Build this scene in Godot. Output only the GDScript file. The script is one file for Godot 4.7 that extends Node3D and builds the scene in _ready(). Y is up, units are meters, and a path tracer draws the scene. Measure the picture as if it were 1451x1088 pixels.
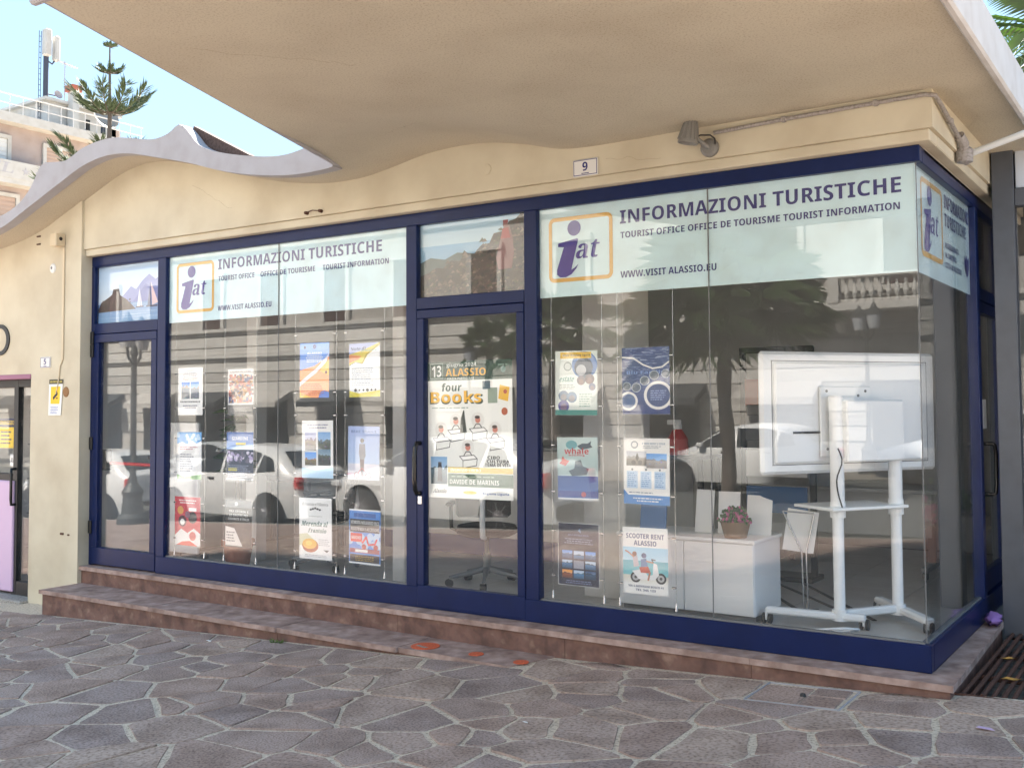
extends Node3D

# ---------------------------------------------------------------- mesh builder
class MB:
	var v := PackedVector3Array()
	var n := PackedVector3Array()
	var u := PackedVector2Array()

	func put(p: Vector3, q: Vector3, w: Vector2 = Vector2.ZERO):
		v.append(p); n.append(q); u.append(w)

	func tri(a: Vector3, b: Vector3, c: Vector3):
		var q := (b - a).cross(c - a).normalized()
		put(a, q); put(c, q); put(b, q)

	func quad(a: Vector3, b: Vector3, c: Vector3, d: Vector3):
		var q := (c - a).cross(d - b).normalized()
		put(a, q); put(c, q); put(b, q); put(a, q); put(d, q); put(c, q)

	# a printed quad: a lower left, b lower right, c upper right, d upper left
	func print_quad(a: Vector3, b: Vector3, c: Vector3, d: Vector3):
		var q := (c - a).cross(d - b).normalized()
		var s := [[a, Vector2(0, 1)], [c, Vector2(1, 0)], [b, Vector2(1, 1)], [a, Vector2(0, 1)], [d, Vector2(0, 0)], [c, Vector2(1, 0)]]
		for k in s: put(k[0], q, k[1])

	func smooth_quad(p: Array, q: Array):
		for k in [0, 2, 1, 0, 3, 2]: put(p[k], q[k])

	# a convex face, turned away from ref
	func face(p: Array, ref: Vector3):
		var q: Vector3 = (p[1] - p[0]).cross(p[2] - p[0])
		if p.size() > 3: q = (p[2] - p[0]).cross(p[3] - p[1])
		var m := Vector3.ZERO
		for k in p: m += k
		m /= p.size()
		if q.dot(m - ref) < 0.0:
			p = p.duplicate(); p.reverse()
		for k in range(1, p.size() - 1): tri(p[0], p[k], p[k + 1])

	func box(c: Vector3, s: Vector3, e := 0.0, t := Basis()):
		var h := s / 2.0
		if e <= 0.0:
			for a in 3:
				for g in [-1.0, 1.0]:
					var p := []
					for k in [[-1, -1], [1, -1], [1, 1], [-1, 1]]:
						var w := Vector3.ZERO
						w[a] = g * h[a]; w[(a + 1) % 3] = k[0] * h[(a + 1) % 3]; w[(a + 2) % 3] = k[1] * h[(a + 2) % 3]
						p.append(c + t * w)
					face(p, c)
			return
		e = minf(e, 0.45 * minf(s.x, minf(s.y, s.z)))
		for a in 3:
			var b := (a + 1) % 3
			var d := (a + 2) % 3
			for g in [-1.0, 1.0]:
				var p := []
				for k in [[-1, -1], [1, -1], [1, 1], [-1, 1]]:
					var w := Vector3.ZERO
					w[a] = g * h[a]; w[b] = k[0] * (h[b] - e); w[d] = k[1] * (h[d] - e)
					p.append(c + t * w)
				face(p, c)
			for g in [[-1, -1], [1, -1], [1, 1], [-1, 1]]:
				var p := []
				for k in [[-1, 0], [1, 0], [1, 1], [-1, 1]]:
					var w := Vector3.ZERO
					w[a] = k[0] * (h[a] - e)
					w[b] = g[0] * (h[b] - (e if k[1] == 0 else 0.0))
					w[d] = g[1] * (h[d] - (e if k[1] == 1 else 0.0))
					p.append(c + t * w)
				face(p, c)
		for i in 8:
			var g := Vector3(-1 if i & 1 else 1, -1 if i & 2 else 1, -1 if i & 4 else 1)
			face([c + t * (g * Vector3(h.x, h.y - e, h.z - e)), c + t * (g * Vector3(h.x - e, h.y, h.z - e)), c + t * (g * Vector3(h.x - e, h.y - e, h.z))], c)

	# a box given by its limits
	func lim(x0: float, x1: float, y0: float, y1: float, z0: float, z1: float, e := 0.0):
		box(Vector3(x0 + x1, y0 + y1, z0 + z1) / 2.0, Vector3(absf(x1 - x0), absf(y1 - y0), absf(z1 - z0)), e)

	func bar(a: Vector3, b: Vector3, w: float, h: float, e := 0.0):
		var z := (b - a).normalized()
		var x := Vector3.UP.cross(z)
		x = x.normalized() if x.length() > 0.01 else Vector3.RIGHT
		box((a + b) / 2.0, Vector3(w, h, a.distance_to(b)), e, Basis(x, z.cross(x), z))

	func tube(p: Array, r, sides := 8, caps := true):
		var rings := []
		var norms := []
		var side := Vector3.ZERO
		for i in p.size():
			var d: Vector3 = ((p[mini(i + 1, p.size() - 1)] - p[maxi(i - 1, 0)]) as Vector3).normalized()
			if side == Vector3.ZERO:
				side = d.cross(Vector3.UP if absf(d.y) < 0.9 else Vector3.RIGHT).normalized()
			side = (side - d * side.dot(d)).normalized()
			var up := d.cross(side)
			var rr: float = r if (r is float or r is int) else r[i]
			var a := []
			var b := []
			for k in sides:
				var w := TAU * k / sides
				var q := side * cos(w) + up * sin(w)
				a.append(p[i] + q * rr); b.append(q)
			rings.append(a); norms.append(b)
		for i in p.size() - 1:
			for k in sides:
				var j := (k + 1) % sides
				smooth_quad([rings[i][k], rings[i][j], rings[i + 1][j], rings[i + 1][k]], [norms[i][k], norms[i][j], norms[i + 1][j], norms[i + 1][k]])
		if caps:
			face(rings[0], p[1]); face(rings[-1], p[-2])

	# profile: Vector2(radius, height), turned about the y axis of t
	func lathe(profile: Array, t := Transform3D(), seg := 16):
		for i in profile.size() - 1:
			var a: Vector2 = profile[i]
			var b: Vector2 = profile[i + 1]
			var d := (b - a).normalized()
			var q := Vector2(d.y, -d.x)
			for k in seg:
				var w0 := TAU * k / seg
				var w1 := TAU * (k + 1) / seg
				var c0 := Vector3(cos(w0), 0, sin(w0))
				var c1 := Vector3(cos(w1), 0, sin(w1))
				smooth_quad([t * (c0 * a.x + Vector3.UP * a.y), t * (c0 * b.x + Vector3.UP * b.y), t * (c1 * b.x + Vector3.UP * b.y), t * (c1 * a.x + Vector3.UP * a.y)],
					[t.basis * (c0 * q.x + Vector3.UP * q.y), t.basis * (c0 * q.x + Vector3.UP * q.y), t.basis * (c1 * q.x + Vector3.UP * q.y), t.basis * (c1 * q.x + Vector3.UP * q.y)])

	# polygon in the local xy plane of t, from z = 0 to z = depth
	func prism(poly: PackedVector2Array, t: Transform3D, depth: float):
		var idx := Geometry2D.triangulate_polygon(poly)
		var m := Vector2.ZERO
		for p in poly: m += p
		m /= poly.size()
		for k in range(0, idx.size(), 3):
			var a := poly[idx[k]]
			var b := poly[idx[k + 1]]
			var c := poly[idx[k + 2]]
			if (b - a).cross(c - a) < 0.0:
				var s := b
				b = c; c = s
			tri(t * Vector3(a.x, a.y, depth), t * Vector3(b.x, b.y, depth), t * Vector3(c.x, c.y, depth))
			tri(t * Vector3(a.x, a.y, 0), t * Vector3(c.x, c.y, 0), t * Vector3(b.x, b.y, 0))
		var area := 0.0
		for k in poly.size(): area += poly[k].cross(poly[(k + 1) % poly.size()])
		for k in poly.size():
			var a := poly[k]
			var b := poly[(k + 1) % poly.size()]
			if area < 0.0:
				var s := a
				a = b; b = s
			quad(t * Vector3(a.x, a.y, 0), t * Vector3(b.x, b.y, 0), t * Vector3(b.x, b.y, depth), t * Vector3(a.x, a.y, depth))

	# smooth sheet through rows of points
	func sheet(rows: Array, flip := false):
		var nr := rows.size()
		var nc: int = rows[0].size()
		var nn := []
		for i in nr:
			var line := []
			for k in nc:
				var du: Vector3 = rows[i][mini(k + 1, nc - 1)] - rows[i][maxi(k - 1, 0)]
				var dv: Vector3 = rows[mini(i + 1, nr - 1)][k] - rows[maxi(i - 1, 0)][k]
				var q := du.cross(dv).normalized()
				line.append(-q if flip else q)
			nn.append(line)
		for i in nr - 1:
			for k in nc - 1:
				var p := [rows[i][k], rows[i][k + 1], rows[i + 1][k + 1], rows[i + 1][k]]
				var q := [nn[i][k], nn[i][k + 1], nn[i + 1][k + 1], nn[i + 1][k]]
				if flip:
					p.reverse(); q.reverse()
				smooth_quad(p, q)

	func mesh() -> ArrayMesh:
		var a := []
		a.resize(Mesh.ARRAY_MAX)
		a[Mesh.ARRAY_VERTEX] = v
		a[Mesh.ARRAY_NORMAL] = n
		a[Mesh.ARRAY_TEX_UV] = u
		var m := ArrayMesh.new()
		m.add_surface_from_arrays(Mesh.PRIMITIVE_TRIANGLES, a)
		return m

# ---------------------------------------------------------------- printed sheets
class Canvas:
	var w := 512
	var h := 724
	var im: Image
	var host
	var rg := RandomNumberGenerator.new()

	func _init(owner_node, bg: Color, ww := 512, hh := 724):
		host = owner_node; w = ww; h = hh
		im = Image.create(w, h, false, Image.FORMAT_RGBA8)
		im.fill(bg)
		rg.seed = 7

	func rect(x0: float, y0: float, x1: float, y1: float, c: Color):
		im.fill_rect(Rect2i(int(x0 * w), int(y0 * h), maxi(1, int((x1 - x0) * w)), maxi(1, int((y1 - y0) * h))), c)

	func span(y: int, a: float, b: float, c: Color):
		if y < 0 or y >= h or b <= a: return
		var x0 := clampi(roundi(a), 0, w)
		var x1 := clampi(roundi(b), 0, w)
		if x1 > x0: im.fill_rect(Rect2i(x0, y, x1 - x0, 1), c)

	func disc(cx: float, cy: float, rx: float, c: Color, ry := -1.0):
		var a := rx * w
		var b := (ry * h) if ry > 0.0 else a
		for y in range(int(cy * h - b), int(cy * h + b) + 1):
			var d := (y - cy * h) / b
			if absf(d) < 1.0:
				var s := a * sqrt(1.0 - d * d)
				span(y, cx * w - s, cx * w + s, c)

	func poly(p: Array, c: Color):
		var q := []
		var lo := 1e9
		var hi := -1e9
		for k in p:
			var z := Vector2(k[0] * w, k[1] * h)
			q.append(z); lo = minf(lo, z.y); hi = maxf(hi, z.y)
		for y in range(maxi(0, int(lo)), mini(h - 1, int(hi)) + 1):
			var xs := []
			for k in q.size():
				var a: Vector2 = q[k]
				var b: Vector2 = q[(k + 1) % q.size()]
				if (a.y <= y + 0.5) != (b.y <= y + 0.5):
					xs.append(a.x + (y + 0.5 - a.y) / (b.y - a.y) * (b.x - a.x))
			xs.sort()
			for k in range(0, xs.size() - 1, 2): span(y, xs[k], xs[k + 1], c)

	func stroke(p: Array, t: float, c: Color):
		for k in p.size() - 1:
			var a := Vector2(p[k][0] * w, p[k][1] * h)
			var b := Vector2(p[k + 1][0] * w, p[k + 1][1] * h)
			var s := (b - a).orthogonal().normalized() * t * w / 2.0
			poly([[(a.x + s.x) / w, (a.y + s.y) / h], [(b.x + s.x) / w, (b.y + s.y) / h], [(b.x - s.x) / w, (b.y - s.y) / h], [(a.x - s.x) / w, (a.y - s.y) / h]], c)
			disc(b.x / w, b.y / h, t / 2.0, c)

	func fade(x0: float, y0: float, x1: float, y1: float, a: Color, b: Color):
		for y in range(int(y0 * h), int(y1 * h)):
			span(y, x0 * w, x1 * w, a.lerp(b, (y - y0 * h) / ((y1 - y0) * h)))

	# one line of text, middle at (x, y), capital height th, squeezed to width tw if it is given
	func text(s: String, x: float, y: float, th: float, c: Color, tw := 0.0, style := "bold", slant := 0.0):
		var a: Array = host.text_shape(s, style)
		var p: PackedVector3Array = a[0]
		var ky: float = th * h / a[2]
		var kx: float = ky if tw <= 0.0 else tw * w / a[1]
		for k in range(0, p.size(), 3):
			var t := []
			for j in 3:
				var q := p[k + j]
				t.append([x + (q.x * kx + slant * q.y * ky) / w, y - q.y * ky / h])
			poly(t, c)

	# rows of small print
	func print_lines(x0: float, y0: float, x1: float, y1: float, rows: int, c: Color, centred := false):
		for k in rows:
			var y := lerpf(y0, y1, (k + 0.5) / rows)
			var t := (y1 - y0) / rows * 0.45
			var end := lerpf(x0, x1, rg.randf_range(0.7, 1.0))
			var x := x0 + ((x1 - end) / 2.0 if centred else 0.0)
			end += x - x0
			while x < end:
				var l := rg.randf_range(0.02, 0.09)
				rect(x, y - t / 2.0, minf(x + l, end), y + t / 2.0, c)
				x += l + 0.014

	# a small photograph: sky, a far shore, water or ground, and specks of things
	func photo(x0: float, y0: float, x1: float, y1: float, pal: Array, specks := 40):
		var my := lerpf(y0, y1, rg.randf_range(0.35, 0.6))
		fade(x0, y0, x1, my, pal[0], pal[0].lerp(Color.WHITE, 0.35))
		fade(x0, my, x1, y1, pal[1], pal[1].darkened(0.3))
		var p := [[x0, my]]
		for k in 9: p.append([lerpf(x0, x1, k / 8.0), my - (y1 - y0) * rg.randf_range(0.0, 0.2)])
		p.append([x1, my])
		poly(p, pal[2])
		for k in specks:
			var px := rg.randf_range(x0, x1)
			var py := rg.randf_range(lerpf(y0, y1, 0.35), y1)
			var sx := (x1 - x0) * rg.randf_range(0.01, 0.06)
			var sy := (y1 - y0) * rg.randf_range(0.01, 0.07)
			rect(px, py, minf(px + sx, x1), minf(py + sy, y1), pal[rg.randi() % pal.size()].lerp(Color(rg.randf(), rg.randf(), rg.randf()), 0.35))

	func texture() -> ImageTexture:
		var k: Image = im.duplicate()
		k.resize(w / 2, h / 2, Image.INTERPOLATE_BILINEAR)
		return ImageTexture.create_from_image(k)

# ---------------------------------------------------------------- scene helpers
var M := {}
var taken := {}
var fonts := {}
var shapes := {}
var rng := RandomNumberGenerator.new()

func font(style: String) -> Font:
	if not fonts.has(style):
		var f := SystemFont.new()
		f.font_names = PackedStringArray(["Droid Serif" if style.begins_with("serif") else "Droid Sans"])
		f.font_weight = 700 if style.ends_with("bold") else 400
		fonts[style] = f
	return fonts[style]

# [triangles centred on the origin in clockwise order, width, capital height]
func text_shape(s: String, style := "bold") -> Array:
	var key := s + "|" + style
	if not shapes.has(key):
		var t := TextMesh.new()
		t.font = font(style); t.font_size = 64; t.pixel_size = 0.01; t.depth = 0.0; t.curve_step = 1.5; t.text = s
		var a := t.surface_get_arrays(0)
		var p: PackedVector3Array = a[Mesh.ARRAY_VERTEX]
		if a[Mesh.ARRAY_INDEX] != null:
			var q := PackedVector3Array()
			for k in a[Mesh.ARRAY_INDEX]: q.append(p[k])
			p = q
		var lo := Vector3(1e9, 1e9, 0)
		var hi := -lo
		for k in p:
			lo = lo.min(k); hi = hi.max(k)
		var mid := (lo + hi) / 2.0
		for k in p.size(): p[k] -= Vector3(mid.x, mid.y, 0)
		shapes[key] = [p, hi.x - lo.x, hi.y - lo.y]
	return shapes[key]

# lettering as thin raised shapes: lower left corner at x, y in the xy plane of t
func letters(mb: MB, s: String, t: Transform3D, x: float, y: float, high: float, wide := 0.0, style := "bold", slant := 0.0):
	var a := text_shape(s, style)
	var ky: float = high / a[2]
	var kx: float = ky if wide <= 0.0 else wide / a[1]
	var p: PackedVector3Array = a[0]
	for k in range(0, p.size(), 3):
		for j in 3:
			var q := p[k + j]
			mb.put(t * Vector3(x + (q.x + a[1] / 2.0) * kx + slant * (q.y + a[2] / 2.0) * ky, y + (q.y + a[2] / 2.0) * ky, 0), t.basis.z)

func numbered(called: String) -> String:
	taken[called] = taken.get(called, 0) + 1
	return called if taken[called] == 1 else "%s_%03d" % [called, taken[called] - 1]

func part(parent: Node, called: String, what, m: Material) -> MeshInstance3D:
	var o := MeshInstance3D.new()
	o.name = numbered(called) if parent == self else called
	o.mesh = what.mesh() if what is MB else what
	o.material_override = m
	parent.add_child(o, true)
	return o

func group_node(parent: Node, called: String) -> Node3D:
	var o := Node3D.new()
	o.name = numbered(called) if parent == self else called
	parent.add_child(o, true)
	return o

func tag(o: Node, label: String, category: String, group := "") -> Node:
	o.set_meta("label", label); o.set_meta("category", category)
	if group: o.set_meta("group", group)
	return o

func thing(called: String, label: String, category: String, at := Vector3.ZERO, turn := 0.0, group := "") -> Node3D:
	var o := group_node(self, called)
	o.position = at; o.rotation.y = turn
	tag(o, label, category, group)
	return o

func structure(called: String, what, m: Material) -> MeshInstance3D:
	var o := part(self, called, what, m)
	o.set_meta("kind", "structure")
	return o

func noise_tex(freq: float, ramp: Array, oct := 4, kind := FastNoiseLite.TYPE_SIMPLEX_SMOOTH, size := 512, sd := 1) -> NoiseTexture2D:
	var f := FastNoiseLite.new()
	f.noise_type = kind; f.frequency = freq; f.fractal_octaves = oct; f.seed = sd
	var t := NoiseTexture2D.new()
	t.width = size; t.height = size; t.seamless = true; t.noise = f
	var g := Gradient.new()
	g.offsets = PackedFloat32Array(); g.colors = PackedColorArray()
	var off := PackedFloat32Array()
	var cs := PackedColorArray()
	for k in ramp.size():
		off.append(ramp[k][0]); cs.append(ramp[k][1])
	g.offsets = off; g.colors = cs
	t.color_ramp = g
	return t

func grey(a: float, b: float) -> Array:
	return [[0.0, Color(a, a, a)], [1.0, Color(b, b, b)]]

# linear base colour, roughness, and options: tex, size (metres one tile covers), bump, bump_cm, metal, alpha, spec, coat
func mat(called: String, c: Color, rough: float, o := {}) -> StandardMaterial3D:
	var m := StandardMaterial3D.new()
	m.resource_name = called
	m.albedo_color = c.linear_to_srgb()
	m.roughness = rough
	m.metallic = o.get("metal", 0.0)
	m.metallic_specular = o.get("spec", 0.5)
	if o.has("tex"): m.albedo_texture = o.tex
	if o.has("rtex"): m.roughness_texture = o.rtex
	if o.has("bump"):
		m.heightmap_enabled = true
		m.heightmap_texture = o.bump; m.heightmap_scale = o.get("bump_cm", 0.2)
	if o.has("size"):
		m.uv1_triplanar = true
		m.uv1_world_triplanar = not o.get("own", false)
		m.uv1_scale = Vector3.ONE / o.size
	if o.has("dirt"):
		m.detail_enabled = true
		m.detail_albedo = o.dirt; m.detail_blend_mode = BaseMaterial3D.BLEND_MODE_MUL
		m.detail_uv_layer = BaseMaterial3D.DETAIL_UV_2
		m.uv2_triplanar = true; m.uv2_world_triplanar = true
		m.uv2_scale = Vector3.ONE / o.get("dirt_size", 5.0)
	if o.has("alpha"):
		m.transparency = BaseMaterial3D.TRANSPARENCY_ALPHA
		m.albedo_color.a = o.alpha
	if o.has("coat"):
		m.clearcoat_enabled = true; m.clearcoat = o.coat; m.clearcoat_roughness = 0.05
	if o.has("back"):
		m.backlight_enabled = true; m.backlight = o.back
	M[called] = m
	return m

func print_mat(c: Canvas, rough := 0.45) -> StandardMaterial3D:
	var m := StandardMaterial3D.new()
	m.albedo_texture = c.texture(); m.roughness = rough
	m.texture_repeat = false
	return m

func g_y(x: float) -> float:
	return -0.083 + 0.04 * clampf(x, -24.0, 5.0)

func smooth_knots(k: Array, x: float) -> float:
	var n := k.size()
	if x <= k[0][0]: return k[0][1]
	if x >= k[n - 1][0]: return k[n - 1][1]
	for i in n - 1:
		if x <= k[i + 1][0]:
			var p0: Array = k[maxi(i - 1, 0)]
			var p1: Array = k[i]
			var p2: Array = k[i + 1]
			var p3: Array = k[mini(i + 2, n - 1)]
			var d: float = p2[0] - p1[0]
			var t: float = (x - p1[0]) / d
			var m1: float = (p2[1] - p0[1]) / maxf(p2[0] - p0[0], 1e-5) * d
			var m2: float = (p3[1] - p1[1]) / maxf(p3[0] - p1[0], 1e-5) * d
			return (2 * t * t * t - 3 * t * t + 1) * p1[1] + (t * t * t - 2 * t * t + t) * m1 + (-2 * t * t * t + 3 * t * t) * p2[1] + (t * t * t - t * t) * m2
	return k[n - 1][1]

# ---------------------------------------------------------------- materials
func make_materials():
	var fine := noise_tex(0.06, grey(0.0, 1.0), 4, FastNoiseLite.TYPE_SIMPLEX_SMOOTH, 512, 3)
	var grit := noise_tex(0.16, grey(0.0, 1.0), 2, FastNoiseLite.TYPE_SIMPLEX, 512, 9)
	var blotch := noise_tex(0.008, [[0.0, Color(0.93, 0.915, 0.9)], [0.5, Color(0.975, 0.97, 0.965)], [1.0, Color.WHITE]], 6, FastNoiseLite.TYPE_SIMPLEX_SMOOTH, 512, 5)
	var speck := noise_tex(0.05, [[0.0, Color(0.62, 0.58, 0.55)], [0.3, Color(0.86, 0.85, 0.84)], [0.55, Color(0.97, 0.97, 0.97)], [1.0, Color.WHITE]], 5, FastNoiseLite.TYPE_SIMPLEX, 512, 21)
	var stipple := noise_tex(0.09, [[0.0, Color(0.8, 0.77, 0.74)], [0.24, Color(0.92, 0.91, 0.9)], [0.36, Color(0.98, 0.98, 0.98)], [1.0, Color.WHITE]], 4, FastNoiseLite.TYPE_SIMPLEX, 512, 8)
	var porphyry := noise_tex(0.034, [[0.0, Color(0.6, 0.53, 0.52)], [0.32, Color(0.7, 0.62, 0.6)], [0.5, Color(0.8, 0.7, 0.66)], [0.64, Color(0.76, 0.68, 0.65)], [0.8, Color(0.9, 0.84, 0.79)], [1.0, Color(1.0, 0.96, 0.92)]], 7, FastNoiseLite.TYPE_SIMPLEX_SMOOTH, 512, 13)
	var treads := noise_tex(0.02, [[0.0, Color(0.78, 0.73, 0.71)], [0.4, Color(0.89, 0.86, 0.85)], [0.7, Color(0.97, 0.95, 0.94)], [1.0, Color.WHITE]], 7, FastNoiseLite.TYPE_SIMPLEX_SMOOTH, 512, 17)
	var smudge := noise_tex(0.006, grey(0.75, 1.3), 5, FastNoiseLite.TYPE_SIMPLEX_SMOOTH, 256, 31)
	var dirt := noise_tex(0.007, [[0.0, Color(0.93, 0.92, 0.91)], [0.35, Color(0.965, 0.962, 0.96)], [0.6, Color(0.99, 0.99, 0.99)], [1.0, Color.WHITE]], 7, FastNoiseLite.TYPE_SIMPLEX_SMOOTH, 512, 41)
	var grime := noise_tex(0.01, [[0.0, Color(0.8, 0.78, 0.77)], [0.4, Color(0.92, 0.915, 0.91)], [0.65, Color(1, 1, 1)], [1.0, Color.WHITE]], 7, FastNoiseLite.TYPE_SIMPLEX_SMOOTH, 512, 43)
	mat("wall_paint", Color(0.65, 0.59, 0.45), 0.85, {tex = blotch, size = 2.6, bump = fine, bump_cm = 0.08, dirt = dirt, dirt_size = 3.3})
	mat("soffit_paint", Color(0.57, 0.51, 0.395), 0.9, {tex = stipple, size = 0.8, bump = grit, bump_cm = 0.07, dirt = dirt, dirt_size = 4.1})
	mat("fascia_paint", Color(0.40, 0.39, 0.41), 0.8, {tex = blotch, size = 1.3, bump = fine, bump_cm = 0.06})
	mat("fascia_pale", Color(0.6, 0.59, 0.58), 0.8, {tex = blotch, size = 1.3, bump = fine, bump_cm = 0.06})
	mat("roofing", Color(0.10, 0.065, 0.055), 0.9, {tex = speck, size = 0.9})
	mat("navy", Color(0.006, 0.016, 0.08), 0.32, {tex = blotch, size = 1.1, spec = 0.36})
	mat("navy_light", Color(0.02, 0.035, 0.16), 0.3)
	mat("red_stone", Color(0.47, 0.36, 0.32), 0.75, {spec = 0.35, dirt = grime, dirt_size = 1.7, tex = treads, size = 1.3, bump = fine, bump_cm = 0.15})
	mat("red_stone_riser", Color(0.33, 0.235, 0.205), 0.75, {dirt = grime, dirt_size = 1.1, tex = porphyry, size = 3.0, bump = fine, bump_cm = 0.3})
	mat("mortar", Color(0.70, 0.60, 0.48), 0.95, {spec = 0.3, tex = speck, size = 0.8, bump = grit, bump_cm = 0.4})
	var stones := [Color(0.45, 0.345, 0.30), Color(0.425, 0.33, 0.295), Color(0.47, 0.35, 0.295), Color(0.40, 0.315, 0.285), Color(0.475, 0.365, 0.31), Color(0.44, 0.325, 0.275), Color(0.5, 0.385, 0.32)]
	for k in stones.size():
		mat("paving_%d" % k, stones[k], 0.85, {spec = 0.3, tex = speck, size = 0.5 + 0.07 * k, bump = fine, bump_cm = 0.4, dirt = grime, dirt_size = 2.3})
	mat("asphalt", Color(0.12, 0.125, 0.118), 0.9, {tex = speck, size = 1.2, bump = grit, bump_cm = 0.5})
	mat("earth", Color(0.2, 0.185, 0.165), 0.95, {tex = speck, size = 3.0})
	mat("kerb", Color(0.36, 0.34, 0.31), 0.8, {tex = speck, size = 0.9})
	mat("glass", Color(0.9, 0.95, 0.93), 0.0, {alpha = 0.015, spec = 0.46})
	mat("acrylic", Color(0.9, 0.92, 0.95), 0.02, {alpha = 0.02, spec = 0.3})
	mat("dark_glass", Color(0.02, 0.025, 0.03), 0.04)
	mat("film", Color(0.60, 0.80, 0.85), 0.5, {tex = blotch, size = 1.7})
	mat("ink", Color(0.008, 0.008, 0.15), 0.5)
	mat("ink_violet", Color(0.03, 0.014, 0.24), 0.5)
	mat("ochre", Color(0.62, 0.36, 0.06), 0.5)
	mat("white_paint", Color(0.8, 0.8, 0.79), 0.45)
	mat("white_metal", Color(0.83, 0.85, 0.85), 0.3)
	mat("white_plaster", Color(0.66, 0.65, 0.62), 0.85, {tex = blotch, size = 2.0})
	mat("grey_wall", Color(0.46, 0.455, 0.44), 0.85, {tex = blotch, size = 2.2})
	mat("ceiling_paint", Color(0.45, 0.45, 0.44), 0.9)
	mat("floor_tile", Color(0.5, 0.49, 0.465), 0.28, {tex = blotch, size = 0.9})
	mat("floor_joint", Color(0.2, 0.19, 0.18), 0.8)
	mat("black", Color(0.012, 0.012, 0.013), 0.45)
	mat("black_gloss", Color(0.01, 0.01, 0.011), 0.12)
	mat("black_cloth", Color(0.014, 0.014, 0.016), 0.9)
	mat("steel", Color(0.55, 0.55, 0.55), 0.25, {metal = 1.0})
	mat("grey_steel", Color(0.16, 0.165, 0.17), 0.45)
	mat("post_paint", Color(0.085, 0.095, 0.115), 0.35, {tex = blotch, size = 0.7})
	mat("pvc_grey", Color(0.36, 0.33, 0.31), 0.55, {tex = speck, size = 0.6})
	mat("beige_plastic", Color(0.62, 0.52, 0.36), 0.6)
	mat("rust", Color(0.16, 0.09, 0.065), 0.85, {tex = porphyry, size = 0.35, bump = fine, bump_cm = 0.2})
	mat("rust_stain", Color(0.30, 0.16, 0.07), 0.9)
	mat("sign_white", Color(0.72, 0.71, 0.69), 0.4)
	mat("yellow", Color(0.75, 0.5, 0.01), 0.5)
	mat("orange_sticker", Color(0.72, 0.14, 0.055), 0.6, {tex = speck, size = 0.4})
	mat("pink_panel", Color(0.58, 0.42, 0.60), 0.5)
	mat("pink_lintel", Color(0.30, 0.12, 0.2), 0.5)
	mat("red", Color(0.5, 0.02, 0.02), 0.4)
	mat("lamp_grey", Color(0.24, 0.235, 0.22), 0.45, {tex = speck, size = 0.12, own = true})
	mat("terracotta", Color(0.36, 0.12, 0.06), 0.8)
	mat("leaf", Color(0.045, 0.09, 0.03), 0.6, {back = Color(0.2, 0.35, 0.08)})
	mat("palm_leaf", Color(0.05, 0.085, 0.03), 0.55, {back = Color(0.2, 0.3, 0.06)})
	mat("palm_dry", Color(0.2, 0.14, 0.07), 0.8)
	mat("pine_leaf", Color(0.08, 0.115, 0.06), 0.7)
	mat("bark", Color(0.15, 0.12, 0.1), 0.9, {tex = speck, size = 0.5})
	mat("pink_bloom", Color(0.55, 0.12, 0.25), 0.7)
	mat("wicker", Color(0.2, 0.11, 0.06), 0.8)
	mat("blue_card", Color(0.03, 0.14, 0.36), 0.5)
	mat("hotel_pink", Color(0.38, 0.315, 0.29), 0.9, {tex = blotch, size = 4.0})
	mat("hotel_white", Color(0.48, 0.47, 0.445), 0.85, {tex = blotch, size = 3.0})
	mat("shutter_peach", Color(0.42, 0.31, 0.25), 0.8)
	mat("shutter_white", Color(0.62, 0.62, 0.6), 0.8)
	mat("brick_red", Color(0.36, 0.11, 0.07), 0.9)
	mat("mast", Color(0.05, 0.055, 0.08), 0.6)
	mat("palazzo", Color(0.45, 0.435, 0.415), 0.9, {tex = blotch, size = 3.0})
	mat("palazzo_pale", Color(0.57, 0.56, 0.54), 0.9, {tex = blotch, size = 2.0})
	mat("shutter_brown", Color(0.06, 0.035, 0.03), 0.7)
	mat("awning", Color(0.03, 0.035, 0.04), 0.8)
	mat("car_white", Color(0.78, 0.79, 0.8), 0.3, {coat = 0.8})
	mat("car_silver", Color(0.42, 0.44, 0.46), 0.3, {coat = 0.8})
	mat("tyre", Color(0.02, 0.02, 0.02), 0.8)
	mat("rim", Color(0.5, 0.5, 0.52), 0.3, {metal = 0.8})
	mat("tail_red", Color(0.5, 0.015, 0.015), 0.15)
	mat("head_clear", Color(0.6, 0.62, 0.65), 0.1)
	mat("iron", Color(0.05, 0.055, 0.055), 0.5)
	mat("lantern_glass", Color(0.45, 0.47, 0.5), 0.2)
	mat("pavilion_dark", Color(0.075, 0.078, 0.08), 0.6)
	mat("panel_pale", Color(0.62, 0.67, 0.74), 0.5)
	mat("paper", Color(0.8, 0.8, 0.79), 0.7)
	mat("purple_cloth", Color(0.3, 0.16, 0.42), 0.7)
	mat("fallen", Color(0.5, 0.27, 0.06), 0.8)
	mat("fallen_brown", Color(0.22, 0.1, 0.04), 0.8)
	mat("crack", Color(0.3, 0.24, 0.16), 0.95)
	mat("weed", Color(0.1, 0.17, 0.04), 0.7)

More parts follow.
